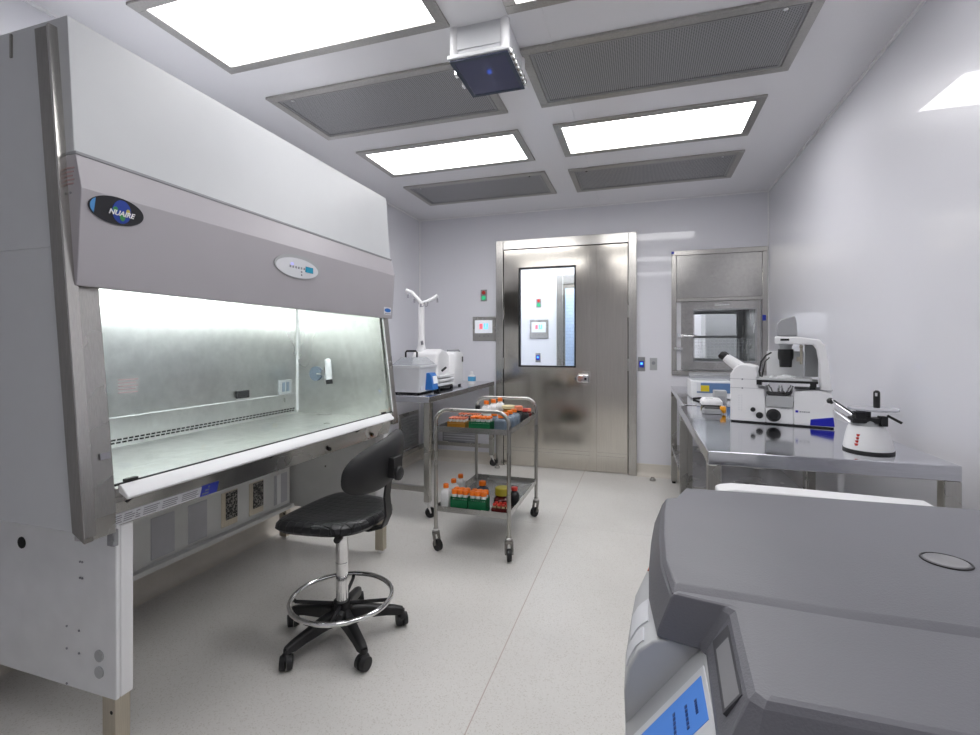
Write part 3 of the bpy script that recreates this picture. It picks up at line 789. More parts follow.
def table(name, x0, x1, y0, y1, label, shelf=None, casters=False, rail=None, legw=.04, th=.045):
    t = thing(name, ((x0 + x1) / 2, (y0 + y1) / 2, 0), label, 'lab table', 'stainless steel lab tables')
    obj('tabletop', box(B(), (x0, y0, .9 - th), (x1, y1, .9)), ['top'], t, bev=.003)
    zb = .12 if casters else .0
    for x, y in ((x0 + legw / 2, y0 + legw / 2), (x1 - legw / 2, y0 + legw / 2), (x0 + legw / 2, y1 - legw / 2), (x1 - legw / 2, y1 - legw / 2)):
        lg = obj('leg', box(B(), (x - legw / 2, y - legw / 2, zb + (0 if casters else .02)), (x + legw / 2, y + legw / 2, .9 - th)), 'steel', t, bev=.003)
        if casters:
            bf, bw = B(), B(); caster(bf, bw, x, y, random.uniform(0, 6))
            cs = obj('caster', bf, 'chrome', lg)
            obj('caster_wheel', bw, 'rubber', lg)
        else: obj('foot', cyl(B(), (x, y, 0), (x, y, .022), .018, seg=12), 'black', lg)
    if rail:
        b = B(); w = .03
        for ys in (y0 + .005, y1 - .035): box(b, (x0 + legw, ys, rail - w), (x1 - legw, ys + w, rail + .01))
        box(b, (x0 + .005, y0 + legw, rail - w), (x0 + .035, y1 - legw, rail + .01))
        obj('rail', b, 'steel', t, bev=.002)
    if shelf:
        obj('lower_shelf', box(B(), (x0 + .004, y0 + legw, shelf - .03), (x1 - .004, y1 - legw, shelf)), 'steel_h', t, bev=.003)
    return t
table('lab_table', -2.25, -1.495, 3.235, 4.875, 'stainless steel table on casters in the far left corner', casters=True, rail=.222, legw=.045)
table('lab_table', .228, .962, 1.885, 3.26, 'stainless steel table carrying the microscope, nearest on the right', shelf=.36, legw=.045, th=.05)
table('lab_table', .262, .99, 3.325, 4.80, 'stainless steel table in the far right corner below the hatch', shelf=.36, legw=.05)

# wall return grilles
t = thing('return_grille', (XL, 4.69, .37), 'dark louvred return air grille low on the left wall under the steel table', 'air vent', 'return air grilles')
obj('frame', box(B(), (XL, 4.46, .17), (XL + .012, 4.90, .56)), 'steel', t, bev=.003)
b = B()
for k in range(12): prism(b, [(XL + .012, .20 + k * .028), (XL + .026, .193 + k * .028), (XL + .026, .205 + k * .028), (XL + .012, .214 + k * .028)], 1, 4.49, 4.87)
obj('louvre', b, 'mgrey', t)
t = thing('return_grille', (-1.92, YB, .29), 'dark return air grille low on the back wall behind the cart', 'air vent', 'return air grilles')
obj('frame', box(B(), (-2.12, YB - .012, .18), (-1.72, YB, .39)), 'mgrey', t, bev=.003)
b = B()
for k in range(6): box(b, (-2.10, YB - .022, .205 + k * .028), (-1.74, YB - .012, .217 + k * .028))
obj('louvre', b, 'knock', t)

# ------------------------------------------------------------ drafting chair
CX0, CY0 = -1.257, 1.813
t = thing('lab_chair', (CX0, CY0, 0), 'black swivel lab chair with chrome foot ring in front of the safety cabinet', 'chair')
hub = obj('hub', lathe(B(), (CX0, CY0, .07), (0, 0, 1), [(0, .035), (.01, .045), (.06, .043), (.085, .034)], 20), 'black', t)
for k in range(5):
    a = math.radians(-108.6 + 72 * k); c, s = math.cos(a), math.sin(a)
    def P(r, w, z): return (CX0 + c * r - s * w, CY0 + s * r + c * w, z)
    b = B(); rings = []
    for r, w, z0, z1 in ((.02, .028, .075, .135), (.10, .026, .078, .128), (.19, .022, .070, .108), (.235, .021, .062, .098), (.266, .016, .064, .088)):
        rings.append([P(r, -w, z0), P(r, w, z0), P(r, w * .8, z1 - .006), P(r, w * .45, z1), P(r, -w * .45, z1), P(r, -w * .8, z1 - .006)])
    lg = obj('base_arm', loft(b, rings), 'black', t, bev=.003)
    b = B(); tx, ty = CX0 + c * .262, CY0 + s * .262; a2 = a + (.9, -1.1, 1.7, .4, 2.4)[k]; c2, s2 = math.cos(a2), math.sin(a2)
    for sg in (-1, 1):
        cyl(b, (tx + c2 * .006 - s2 * .004 * sg, ty + s2 * .006 + c2 * .004 * sg, .03), (tx + c2 * .006 - s2 * .024 * sg, ty + s2 * .006 + c2 * .024 * sg, .03), .030, .026, 20)
    sphere(b, (tx, ty, .046), .022, (1, 1, .9)); cyl(b, (tx, ty, .05), (tx, ty, .078), .012)
    obj('caster', b, 'rubber', lg)
obj('gas_lift', lathe(B(), (CX0, CY0, .14), (0, 0, 1), [(0, .026), (.18, .026), (.181, .0275), (.19, .0275), (.191, .026), (.335, .026), (.337, .02), (.34, .02)], 24), 'chrome', t)
cc = obj('lift_collar', cyl(B(), (CX0, CY0, .46), (CX0, CY0, .50), .030, .034), 'black', t)
ringp = [(CX0 + .215 * math.cos(2 * PI * k / 56), CY0 + .215 * math.sin(2 * PI * k / 56), .176) for k in range(56)]
fr_ = obj('foot_ring', tube(B(), ringp, .0105, 12, True), 'chrome', t)
b = B()
for k in range(4):
    a = math.radians(20 + 90 * k); c, s = math.cos(a), math.sin(a)
    tube(b, [(CX0 + c * .03, CY0 + s * .03, .148), (CX0 + c * .20, CY0 + s * .20, .158), (CX0 + c * .212, CY0 + s * .212, .170)], .008, 8)
cyl(b, (CX0, CY0, .135), (CX0, CY0, .162), .036)
obj('ring_bracket', b, 'black', t)
obj('ring_knob', cyl(B(), (CX0 + .03, CY0 - .05, .125), (CX0 + .036, CY0 - .078, .125), .022, .019), 'black', t, bev=.003)
def seat_outline(inset, z, dz=0):
    out = []
    for k in range(48):
        a = 2 * PI * k / 48; c, s = math.cos(a), math.sin(a); e = .62
        x = (.212 - inset) * math.copysign(abs(c) ** e, c); y = math.copysign(abs(s) ** e, s)
        w = .225 - .028 * (x / .225) - inset; y *= w
        zz = z - (.022 * max(0, (-x - .13) / .09) ** 1.5)
        if dz: zz += dz * ((y / .22) ** 2) * .5
        out.append((CX0 - .022 + x, CY0 + .01 + y, zz))
    return out
b = B()
loft(b, [seat_outline(.05, .512), seat_outline(.012, .516), seat_outline(.0, .530), seat_outline(.003, .548), seat_outline(.016, .560), seat_outline(.05, .562, .01), seat_outline(.10, .556, .02), seat_outline(.16, .553, .02), seat_outline(.20, .552, .01)])
obj('seat', b, 'seat', t, smooth=True)
b = B(); cbox(b, (CX0 + .03, CY0, .502), (.20, .12, .022)); tube(b, [(CX0 + .05, CY0 - .06, .50), (CX0 + .08, CY0 - .14, .495)], .007)
cyl(b, (CX0 + .075, CY0 - .12, .494), (CX0 + .085, CY0 - .16, .494), .014)
obj('mechanism', b, 'black', t, bev=.004)
BXX, BYY, BZ = -1.040, 1.822, .788
def back_pt(rr, a, off):
    c, s = math.cos(a), math.sin(a); e = .8
    sy = rr * math.copysign(abs(c) ** e, c); sz = rr * math.copysign(abs(s) ** e, s)
    y = .225 * sy; z = .102 * sz
    x = -.085 * sy * sy - .02 * sz * sz + .06 * (z) + off
    tilt = .0
    return (BXX + x, BYY + y * 1.0, BZ + z + .034 * sy)
b = B()
rs = [(.03, 0), (.4, 0), (.75, 0), (.92, .001), (.99, .009), (1.0, .020), (.97, .032), (.85, .040), (.5, .042), (.03, .042)]
loft(b, [[back_pt(r, 2 * PI * k / 48, o) for k in range(48)] for r, o in rs])
bk = obj('backrest', b, 'rubber', t)
obj('hand_slot', ellipse(B(), back_pt(.62, PI * .42, -.004), (.08, 1, 0), (.1, 0, 1), .038, .010, .004), 'hole', bk)
b = B(); path = [(CX0 + .03, .500), (CX0 + .15, .492), (CX0 + .208, .510), (CX0 + .230, .56), (CX0 + .222, .64), (CX0 + .232, .72), (CX0 + .245, .79)]
rg = []
for i, (x, z) in enumerate(path):
    q0 = path[max(i - 1, 0)]; q1 = path[min(i + 1, len(path) - 1)]; tx, tz = q1[0] - q0[0], q1[1] - q0[1]; L = math.hypot(tx, tz); nx, nz = -tz / L * .005, tx / L * .005
    w = .030 if i < 2 else .024
    rg.append([(x + nx, CY0 - w, z + nz), (x + nx, CY0 + w, z + nz), (x - nx, CY0 + w, z - nz), (x - nx, CY0 - w, z - nz)])
obj('back_bar', loft(b, rg), 'black', t, bev=.002)
b = B(); cbox(b, (BXX + .035, CY0, .77), (.05, .075, .085)); cyl(b, (CX0 + .235, CY0, .742), (CX0 + .285, CY0 - .004, .742), .012)
lathe(b, (CX0 + .265, CY0 - .003, .742), (1, 0, 0), [(0, .022), (.005, .030), (.022, .030), (.028, .022)], 16)
obj('back_knob', b, 'black', t, bev=.003)

# ------------------------------------------------------------ cart
X0, X1, YA, YZ = -1.232, -.757, 2.765, 3.54
t = thing('utility_cart', ((X0 + X1) / 2, (YA + YZ) / 2, 0), 'small two-shelf stainless steel cart on black casters holding orange-capped bottles', 'cart')
for y in (YA, YZ):
    pts = [(X0, y, .115), (X0, y, .80)] + arc((X0 + .08, .80), .08, 180, 90, 8, lambda a, c: (a, y, c)) + arc((X1 - .08, .80), .08, 90, 0, 8, lambda a, c: (a, y, c)) + [(X1, y, .115)]
    obj('handle_frame', tube(B(), pts, .0125, 14), 'steel', t)
def tray(z):
    b = B(); box(b, (X0 + .0, YA - .004, z - .004), (X1 - .0, YZ + .004, z))
    for lo, hi in (((X0, YA - .006, z - .006), (X1, YA - .002, z + .028)), ((X0, YZ + .002, z - .006), (X1, YZ + .006, z + .028)), ((X0 - .002, YA - .004, z - .006), (X0 + .002, YZ + .004, z + .028)), ((X1 - .002, YA - .004, z - .006), (X1 + .002, YZ + .004, z + .028))): box(b, lo, hi)
    return b
obj('shelf', tray(.748), 'steel_h', t); obj('shelf', tray(.250), 'steel_h', t)
for x, a in ((X0, .5), (X1, 1.2)):
    for y, da in ((YA, 0), (YZ, .8)):
        bf, bw = B(), B(); caster(bf, bw, x, y, -a - da, .036, .118)
        cs = obj('caster', bf, 'darksteel', t); obj('caster_wheel', bw, 'rubber', cs)
        obj('caster_socket', cyl(B(), (x, y, .105), (x, y, .135), .016), 'chrome', cs)
ZU, ZL = .748, .250

# racks and tubes
def rack(x, y, w, d, h, m, nx, ny, label, group=None):
    z = 0
    t = thing('tube_rack', (x, y, 0), label, 'tube rack', group)
    b = B(); px, py = w / nx, d / ny
    for zz in (.004, h * .5, h - .004):
        for i in range(nx + 1): box(b, (-w / 2 + i * px - .0015, -d / 2, zz - .004), (-w / 2 + i * px + .0015, d / 2, zz + .004))
        for j in range(ny + 1): box(b, (-w / 2, -d / 2 + j * py - .0015, zz - .004), (w / 2, -d / 2 + j * py + .0015, zz + .004))
    for sy in (-d / 2, d / 2):
        for i in range(nx * 3 + 1): q = -w / 2 + i * w / (nx * 3); box(b, (q - .0018, sy - .002, 0), (q + .0018, sy + .002, h))
        box(b, (-w / 2, sy - .0012, 0), (w / 2, sy + .0012, h * .82))
    for sx in (-w / 2, w / 2): box(b, (sx - .0015, -d / 2, 0), (sx + .0015, d / 2, h * .9))
    obj('rack_body', b, m, t, local=True, smooth=False); return t
def tubeproto(name, label, group, r, h, cap, body='brightwhite', capm='orange', caph=.016):
    t = thing(name, (0, 0, 0), label, 'tube', group)
    bo = obj('tube_body', lathe(B(), (0, 0, 0), (0, 0, 1), [(0, r * .3), (h * .12, r * .92), (h, r)], 12), body, t, local=True)
    obj('cap', lathe(B(), (0, 0, h), (0, 0, 1), [(0, r * 1.16), (caph * .85, r * 1.16), (caph, r * .95)], 14), capm, t, local=True)
    return t
def fill(proto, first, x, y, z, w, d, nx, ny, label, group):
    for i in range(nx):
        for j in range(ny):
            loc = (x - w / 2 + (i + .5) * w / nx, y - d / 2 + (j + .5) * d / ny, z)
            if first: proto.location = loc; proto['label'] = label; proto['group'] = group; first = False
            else: dup(proto, loc, label, group=group)
a = rack(-1.105, 2.832, .115, .085, .055, 'amber', 5, 3, 'amber tube rack at the left front corner of the cart\'s upper shelf'); a.location.z = ZU
tp = tubeproto('sample_tube', '', '', .0082, .066, .0, 'brightwhite', 'scr_red', .010)
M['coral'] = plain('coral_cap', (.75, .22, .12), .4)
for ch in tp.children:
    if ch.name.startswith('cap'): ch.data.materials[0] = M['coral']
fill(tp, True, -1.105, 2.832, ZU + .004, .115, .085, 5, 3, 'small coral-capped tube standing in the amber rack on the cart', 'coral-capped tubes in the amber rack')
a = rack(-.953, 2.835, .135, .085, .062, 'green', 4, 2, 'green tube rack at the front middle of the cart\'s upper shelf'); a.location.z = ZU
t50 = tubeproto('centrifuge_tube', '', '', .0135, .074, 0, 'brightwhite', 'orange', .013)
fill(t50, True, -.953, 2.835, ZU + .004, .135, .085, 4, 2, 'orange-capped tube standing in the green rack on the cart\'s upper shelf', 'orange-capped tubes in the upper green rack')
a = rack(-1.10, 3.03, .15, .10, .065, 'black', 5, 3, 'dark tube rack behind the amber rack on the cart\'s upper shelf'); a.location.z = ZU
fill(tp, False, -1.10, 3.03, ZU + .004, .15, .10, 5, 3, 'coral-capped tube in the dark rack behind the amber rack', 'coral-capped tubes in the dark rack')
for x, l in ((-1.085, 'green tube rack beside the white bottles on the cart\'s lower shelf'), (-.965, 'green tube rack in front of the navy bottle on the cart\'s lower shelf')):
    a = rack(x, 2.825, .108, .08, .085, 'green', 3, 2, l); a.location.z = ZL
big = tubeproto('centrifuge_tube', '', '', .0165, .098, 0, 'brightwhite', 'orange', .026)
fill(big, True, -1.085, 2.825, ZL + .004, .108, .08, 3, 2, 'orange-capped tube in the green rack beside the white bottles on the lower shelf', 'orange-capped tubes in the lower left green rack')
fill(big, False, -.965, 2.825, ZL + .004, .108, .08, 3, 2, 'orange-capped tube in the green rack in front of the navy bottle on the lower shelf', 'orange-capped tubes in the lower right green rack')
a = rack(-.815, 2.815, .11, .07, .045, 'darkred', 4, 2, 'low dark red tube rack at the right front of the cart\'s lower shelf'); a.location.z = ZL
rt = tubeproto('sample_tube', '', '', .010, .050, 0, 'cream', 'red', .012)
fill(rt, True, -.815, 2.815, ZL + .004, .11, .07, 4, 2, 'short red-capped tube in the low dark red rack', 'short red-capped tubes on the lower shelf')

# bottles
def bottle(label, cat, w, h, bodym, capm, square=True, cr=.019, neck=.02, name='media_bottle', group=None, caph=.024):
    t = thing(name, (0, 0, 0), label, cat, group)
    if square: rings = [[(x, y, z) for x, y in rrect(0, 0, w * s, w * s * .9, w * .2 * s)] for z, s in ((0, .94), (.004, 1), (h * .72, 1), (h * .86, .82), (h * .93, .5))]
    else: rings = [[(w / 2 * s * math.cos(2 * PI * k / 20), w / 2 * s * math.sin(2 * PI * k / 20), z) for k in range(20)] for z, s in ((0, .94), (.004, 1), (h * .68, 1), (h * .84, .78), (h * .93, .45))]
    bo = obj('bottle_body', loft(B(), rings), bodym, t, local=True)
    obj('neck', cyl(B(), (0, 0, h * .92), (0, 0, h), cr * .85, seg=16), bodym, bo, local=True)
    obj('cap', lathe(B(), (0, 0, h), (0, 0, 1), [(0, cr), (caph * .9, cr * .97), (caph, cr * .85)], 18), capm, t, local=True)
    return t
wb = bottle('', 'bottle', .062, .125, 'bottle', 'orange', cr=.018)
wp_ = [(-1.190, 2.83, ZL, 'white bottle with orange cap, nearest of the row on the cart\'s lower shelf'), (-1.186, 2.95, ZL, 'white bottle with orange cap, middle of the row on the lower shelf'),
       (-1.183, 3.07, ZL, 'white bottle with orange cap, rearmost of the row on the lower shelf'),
       (-1.03, 3.17, ZU, 'white bottle with orange cap on the upper shelf, nearest of the white ones'), (-1.01, 3.27, ZU, 'white bottle with orange cap on the upper shelf, middle of the white ones'),
       (-.99, 3.37, ZU, 'white bottle with orange cap on the upper shelf, rearmost of the white ones')]
for i, (x, y, z, l) in enumerate(wp_):
    if i == 0: wb.location = (x, y, z); wb['label'] = l
    else: dup(wb, (x, y, z), l)
gb = bottle('', 'bottle', .078, .088, 'bluegrey', 'orange', cr=.020, caph=.020)
for i, (x, y, l) in enumerate(((-.825, 2.835, 'blue-grey bottle with orange cap at the near edge of the upper shelf'), (-.822, 2.925, 'second blue-grey bottle with orange cap from the near edge of the upper shelf'),
                               (-.819, 3.015, 'third blue-grey bottle with orange cap from the near edge of the upper shelf'), (-.816, 3.105, 'blue-grey bottle with orange cap, rearmost of the row on the upper shelf'))):
    if i == 0: gb.location = (x, y, ZU); gb['label'] = l
    else: dup(gb, (x, y, ZU), l)
q = bottle('blue-grey bottle with orange cap between the green rack and the bottle row', 'bottle', .07, .082, 'bluegrey', 'orange', cr=.02, caph=.02); q.location = (-.905, 2.95, ZU)
q = bottle('dark navy bottle with orange cap behind the green racks on the lower shelf', 'bottle', .075, .125, 'navy', 'orange', cr=.024, caph=.026); q.location = (-.985, 2.95, ZL)
q = bottle('dark bottle with a domed yellow-green cap on the lower shelf', 'bottle', .11, .085, 'darkred', 'olive', False, cr=.048, caph=.045); q.location = (-.845, 2.93, ZL)
q = bottle('dark bottle with a red cap behind the dark red rack on the lower shelf', 'bottle', .07, .09, 'black', 'red', False, cr=.022, caph=.02); q.location = (-.790, 3.02, ZL)
q = bottle('dark bottle with orange-red cap behind the blue-grey bottles on the upper shelf', 'bottle', .075, .085, 'black', 'coral', False, cr=.030, caph=.03); q.location = (-.812, 3.22, ZU)
q = bottle('black bottle with red cap near the far right corner of the upper shelf', 'bottle', .07, .065, 'black', 'red', False, cr=.028, caph=.02); q.location = (-.80, 3.33, ZU)
q = bottle('small black bottle with red cap in the far right corner of the upper shelf', 'bottle', .065, .05, 'darkred', 'coral', False, cr=.026, caph=.02); q.location = (-.80, 3.45, ZU)
q = bottle('wide jar with a cream lid toward the back of the cart\'s upper shelf', 'jar', .105, .085, 'amber', 'cream', False, cr=.05, caph=.02, name='media_jar'); q.location = (-.905, 3.30, ZU)
q = bottle('small black-capped bottle left of the white bottles on the upper shelf', 'bottle', .05, .08, 'black', 'black', False, cr=.018); q.location = (-1.12, 3.25, ZU)

# ------------------------------------------------------------ left table items
t = thing('water_bath', (-1.765, 3.535, .9), 'light grey water bath with clear gabled lid and blue control unit on the left table', 'water bath')
z = .9; cx, cy = -1.77, 3.54
rg = [[(x, y, zz) for x, y in rrect(cx, cy, w, d, .015)] for zz, w, d in ((.912, .232, .285), (1.10, .262, .315), (1.105, .275, .328), (1.122, .275, .328), (1.122, .235, .29), (1.10, .23, .285))]
obj('tank', loft(B(), rg), 'offwhite', t)
b = B()
for sx in (-.1, .1):
    for sy in (-.12, .12): cyl(b, (cx + sx, cy + sy, .9), (cx + sx, cy + sy, .914), .012)
box(b, (cx - .112, cy - .138, .905), (cx + .112, cy + .138, .914)); obj('foot', b, 'black', t)
w, d = .125, .155
l = obj('lid', loft(B(), [[(cx - w, cy - d, 1.123), (cx + w, cy - d, 1.123), (cx + w, cy + d, 1.123), (cx - w, cy + d, 1.123)], [(cx - .05, cy - d + .02, 1.185), (cx + .05, cy - d + .02, 1.185), (cx + .05, cy + d - .02, 1.185), (cx - .05, cy + d - .02, 1.185)]]), 'lidclear', t, bev=.003)
obj('lid_handle', tube(B(), [(cx - .055, cy - .04, 1.186), (cx - .055, cy - .04, 1.225), (cx - .045, cy - .04, 1.236), (cx + .035, cy - .04, 1.236), (cx + .045, cy - .04, 1.225), (cx + .045, cy - .04, 1.186)], .008, 8), 'black', l)
cu_ = obj('control_unit', loft(B(), [[(x, y, zz) for x, y in ((-1.655, 3.50), (-1.585 - k, 3.50), (-1.585 - k, 3.61), (-1.655, 3.61))] for zz, k in ((.925, 0), (1.04, .015), (1.06, .03))]), 'bluep', t, bev=.004)
b = B(); loft(b, [[(-1.587, 3.52, .975), (-1.5835, 3.52, .975), (-1.5935, 3.52, 1.035), (-1.597, 3.52, 1.035)], [(-1.587, 3.595, .975), (-1.5835, 3.595, .975), (-1.5935, 3.595, 1.035), (-1.597, 3.595, 1.035)]])
obj('screen', b, 'screen', cu_)
obj('sticker', cbox(B(), (-1.652, 3.43, .945), (.012, .05, .035)), 'labelwhite', t)
obj('front_label', cbox(B(), (-1.800, 3.3955, .925), (.03, .004, .02)), 'labelwhite', t)

t = thing('bench_instrument', (-1.79, 4.08, .9), 'tall white bench instrument with pole and forked top beside the water bath', 'lab instrument')
b = B(); loft(b, [[(x, y, zz) for x, y in rrect(-1.79, 4.20, .31 - i, .29 - i, .05)] for zz, i in ((.918, .01), (.925, 0), (1.205, .006), (1.218, .022), (1.222, .05))])
bd_ = obj('body', b, 'brightwhite', t)
b = B(); prism(b, [(3.80, .93), (4.08, .93), (4.08, 1.20), (3.99, 1.235), (3.90, 1.25), (3.82, 1.215), (3.80, 1.10)], 0, -1.93, -1.68)
obj('shroud', b, 'brightwhite', t, bev=.02, seg=3)
b = B()
for k in range(3): box(b, (-1.76 + .01 * k, 3.74, .935 + k * .035), (-1.625, 4.05, .957 + k * .035))
obj('tray_stack', b, 'white', t, bev=.004)
b = B(); box(b, (-1.75, 3.76, .912), (-1.64, 4.05, .935))
for x in (-1.9, -1.67):
    for y in (4.1, 4.3, 3.8): cyl(b, (x, y, .9), (x, y, .92), .014)
obj('base', b, 'black', t)
b = B(); lathe(b, (-1.872, 3.885, 1.20), (.0, 0, 1), [(0, .045), (.05, .040), (.10, .030), (.42, .027), (.45, .024)], 16)
po = obj('pole', b, 'brightwhite', t)
b = B()
tube(b, [(-1.872, 3.885, 1.655), (-1.905, 3.87, 1.70), (-1.95, 3.85, 1.755), (-2.0, 3.84, 1.772)], .019, 10); tube(b, [(-1.872, 3.885, 1.655), (-1.825, 3.90, 1.672), (-1.775, 3.92, 1.70), (-1.735, 3.93, 1.725)], .017, 10)
obj('fork', b, 'brightwhite', po)
for x, z in ((-1.98, 1.735), (-1.92, 1.69), (-1.855, 1.65)): obj('hook', cyl(B(), (x, 3.84, z), (x, 3.84, z - .03), .009, seg=8), 'print', po)
for x in (-1.835, -1.80): obj('hook', tube(B(), [(x, 3.87, 1.665), (x, 3.86, 1.63), (x - .015, 3.85, 1.625)], .004, 6), 'print', po)
obj('hook', cyl(B(), (-1.735, 3.93, 1.70), (-1.735, 3.93, 1.665), .008, seg=8), 'print', po)
obj('pole_knob', cyl(B(), (-1.85, 3.86, 1.29), (-1.85, 3.85, 1.32), .012, seg=8), 'print', po)
b = B(); tube(b, [(-1.72, 4.12, 1.224), (-1.72, 4.12, 1.235), (-1.66, 4.25, 1.236), (-1.66, 4.28, 1.224)], .007, 8)
obj('top_handle', b, 'mgrey', bd_)
b = B(); tube(b, [(-1.665, 3.87, 1.06), (-1.655, 3.93, 1.085)], .010, 8); cbox(b, (-1.634, 4.29, 1.15), (.006, .02, .05))
obj('lever', b, 'black', bd_)
q = bottle('small clear bottle with blue label behind the white instrument', 'bottle', .06, .10, 'bottle', 'brightwhite', cr=.014, name='reagent_bottle'); q.location = (-1.60, 4.46, .9)
M['skyblue'] = plain('sky_blue_label', (.08, .35, .6), .5)
obj('label', box(B(), (-.0315, -.029, .03), (.0315, .029, .075)), 'skyblue', q, local=True)

# ------------------------------------------------------------ microscope (local frame: x along its side, y away from the viewer)
t = thing('inverted_microscope', (.425, 2.667, .9), 'large white inverted microscope with deep blue corner panel on the right table', 'microscope', rz=-.2813)
L = dict(parent=t, local=True)
DW = .20
def lp(bm, pts, y0, y1): return prism(bm, pts, 1, y0, y1)
b = B()
lp(b, [(0, .006), (.0, .214), (.001, .238), (.018, .268), (.042, .286), (.075, .285), (.112, .275), (.118, .25), (.12, .218), (.127, .172), (.149, .17), (.156, .083), (.156, .006)], 0, DW)
lp(b, [(.156, .006), (.156, .083), (.270, .082), (.270, .006)], .001, DW)
lp(b, [(.270, .006), (.270, .082), (.273, .164), (.369, .175), (.418, .160), (.424, .12), (.428, .006)], 0, DW)
obj('body', b, 'brightwhite', bev=.006, seg=3, **L)
b = B(); lp(b, [(.004, 0), (.425, 0), (.425, .007), (.004, .007)], .004, DW - .004); obj('base_plate', b, 'black', **L)
b = B(); lp(b, [(.373, .172), (.371, .291), (.360, .362), (.347, .384), (.284, .386), (.192, .389), (.192, .425), (.30, .420), (.373, .408), (.392, .380), (.407, .302), (.420, .165)], .004, DW - .012)
obj('transmitted_light_arm', b, 'brightwhite', bev=.007, seg=3, **L)
b = B(); loft(b, [[(.202, .02, .426), (.284, .02, .426), (.284, .17, .426), (.202, .17, .426)], [(.200, .025, .486), (.281, .025, .486), (.281, .165, .486), (.200, .165, .486)], [(.220, .03, .507), (.275, .03, .522), (.275, .16, .522), (.220, .16, .507)]])
obj('lamp_housing', b, 'mgrey', bev=.005, **L)
obj('arm_slot', cbox(B(), (.235, .004, .408), (.036, .004, .010)), 'black', **L)
b = B(); lathe(b, (.235, .10, .392), (0, 0, -1), [(0, .030), (.012, .030), (.013, .026), (.03, .026)], 22)
cs = obj('condenser_mount', b, 'lgrey', **L)
b = B(); lathe(b, (.235, .10, .362), (0, 0, -1), [(0, .033), (.022, .034), (.045, .033), (.055, .028), (.088, .026)], 22)
obj('condenser', b, 'black', cs, local=True)
b = B(); tube(b, [(.30, .07, .37), (.30, .07, .29)], .006, 8); cbox(b, (.292, .065, .315), (.022, .01, .022)); sphere(b, (.30, .07, .375), .009); obj('focus_knob_post', b, 'warm', **L)
obj('backing_screen', box(B(), (.150, .150, .226), (.310, .155, .352)), 'white', bev=.002, **L)
obj('side_screen', box(B(), (.312, .165, .226), (.368, .170, .385)), 'lgrey', bev=.002, **L)
obj('cable', tube(B(), [(.128, .09, .215), (.122, .09, .25), (.130, .09, .30), (.150, .10, .330), (.172, .12, .345)], .004, 8), 'rubber', **L)
obj('cable', tube(B(), [(.134, .06, .215), (.142, .06, .26), (.148, .08, .30), (.165, .10, .32)], .003, 8), 'rubber', **L)
b = B(); loft(b, [[(x, y, .214) for x, y in ((.118, -.02), (.345, -.02), (.345, .18), (.118, .18))], [(x, y, .224) for x, y in ((.124, -.016), (.338, -.016), (.338, .176), (.124, .176))]])
st = obj('stage', b, 'lgrey', bev=.002, **L)
b = B(); box(b, (.128, -.018, .203), (.366, .178, .213)); box(b, (.335, -.018, .186), (.36, .0, .204)); box(b, (.118, -.02, .19), (.140, .03, .214)); cyl(b, (.345, .02, .19), (.345, .02, .165), .012)
obj('stage_carrier', b, 'black', st, local=True)
b = B(); box(b, (.20, .04, .224), (.275, .14, .230)); box(b, (.17, .02, .224), (.182, .15, .229)); cyl(b, (.24, .08, .23), (.24, .08, .238), .018); obj('sample_holder', b, 'white', st, local=True)
b = B(); box(b, (.150, .03, .084), (.276, .17, .100)); cyl(b, (.24, .09, .10), (.19, .09, .13), .035, .045)
nz = obj('nosepiece', b, 'black', **L)
b = B()
for x, tx, y in ((.178, -.012, .05), (.215, 0, .055), (.245, .012, .075)): cyl(b, (x, y, .135), (x + tx, y, .172), .013, .012, 14); cyl(b, (x + tx, y, .172), (x + tx * 1.5, y, .186), .008, seg=12)
obj('objective', b, 'chrome', nz, local=True)
b = B(); tube(b, [(.16, .01, .15), (.20, .0, .152), (.235, .01, .14), (.262, .01, .16)], .007, 8); cbox(b, (.2, .02, .145), (.07, .03, .02)); obj('turret_cover', b, 'black', nz, local=True)
obj('front_cover', box(B(), (.157, -.003, .084), (.269, .02, .138)), 'lgrey', bev=.002, **L)
b = B()
lathe(b, (.189, .0, .045), (0, -1, 0), [(0, .030), (.008, .031), (.012, .027), (.02, .026), (.028, .018)], 24)
obj('focus_knob', b, 'black', **L)
obj('control_knob', lathe(B(), (.130, .0, .040), (0, -1, 0), [(0, .0155), (.010, .0155), (.013, .011)], 20), 'black', **L)
obj('control_knob', lathe(B(), (.102, .0, .066), (0, -1, 0), [(0, .011), (.008, .011), (.010, .008)], 20), 'black', **L)
obj('corner_panel', lp(B(), [(.337, .037), (.424, .053), (.4285, .010), (.335, .009)], -.0025, DW * .5), 'zblue', bev=.002, label='deep blue lower corner panel', **L)
b = B(); box(b, (.278, -.0015, .065), (.289, .002, .075)); obj('maker_mark', b, 'zblue', **L)
b = B()
for k in range(5): cbox(b, (.297 + k * .0085, -.001, .0695), (.006, .0015, .006 - .001 * (k % 2)))
for k in range(9): cbox(b, (.220 + k * .004, -.001, .080), (.002, .0015, .005))
obj('print_marks', b, 'print', **L)
b = B()
for k in range(7):
    for j in range(2): cbox(b, (.040 + j * .012, -.0005, .06 + k * .012), (.006, .0015, .004))
obj('panel_text', b, 'offwhite', **L)
b = B(); box(b, (-.001, -.001, .2135), (.12, DW + .001, .2148)); box(b, (-.001, -.001, .1695), (.126, DW + .001, .1707)); box(b, (.272, -.001, .1735), (.421, DW - .02, .175)); cyl(b, (.055, -.002, .213), (.055, .002, .213), .004); cyl(b, (.055, -.002, .169), (.055, .002, .169), .004)
obj('panel_gap', b, 'print', **L)
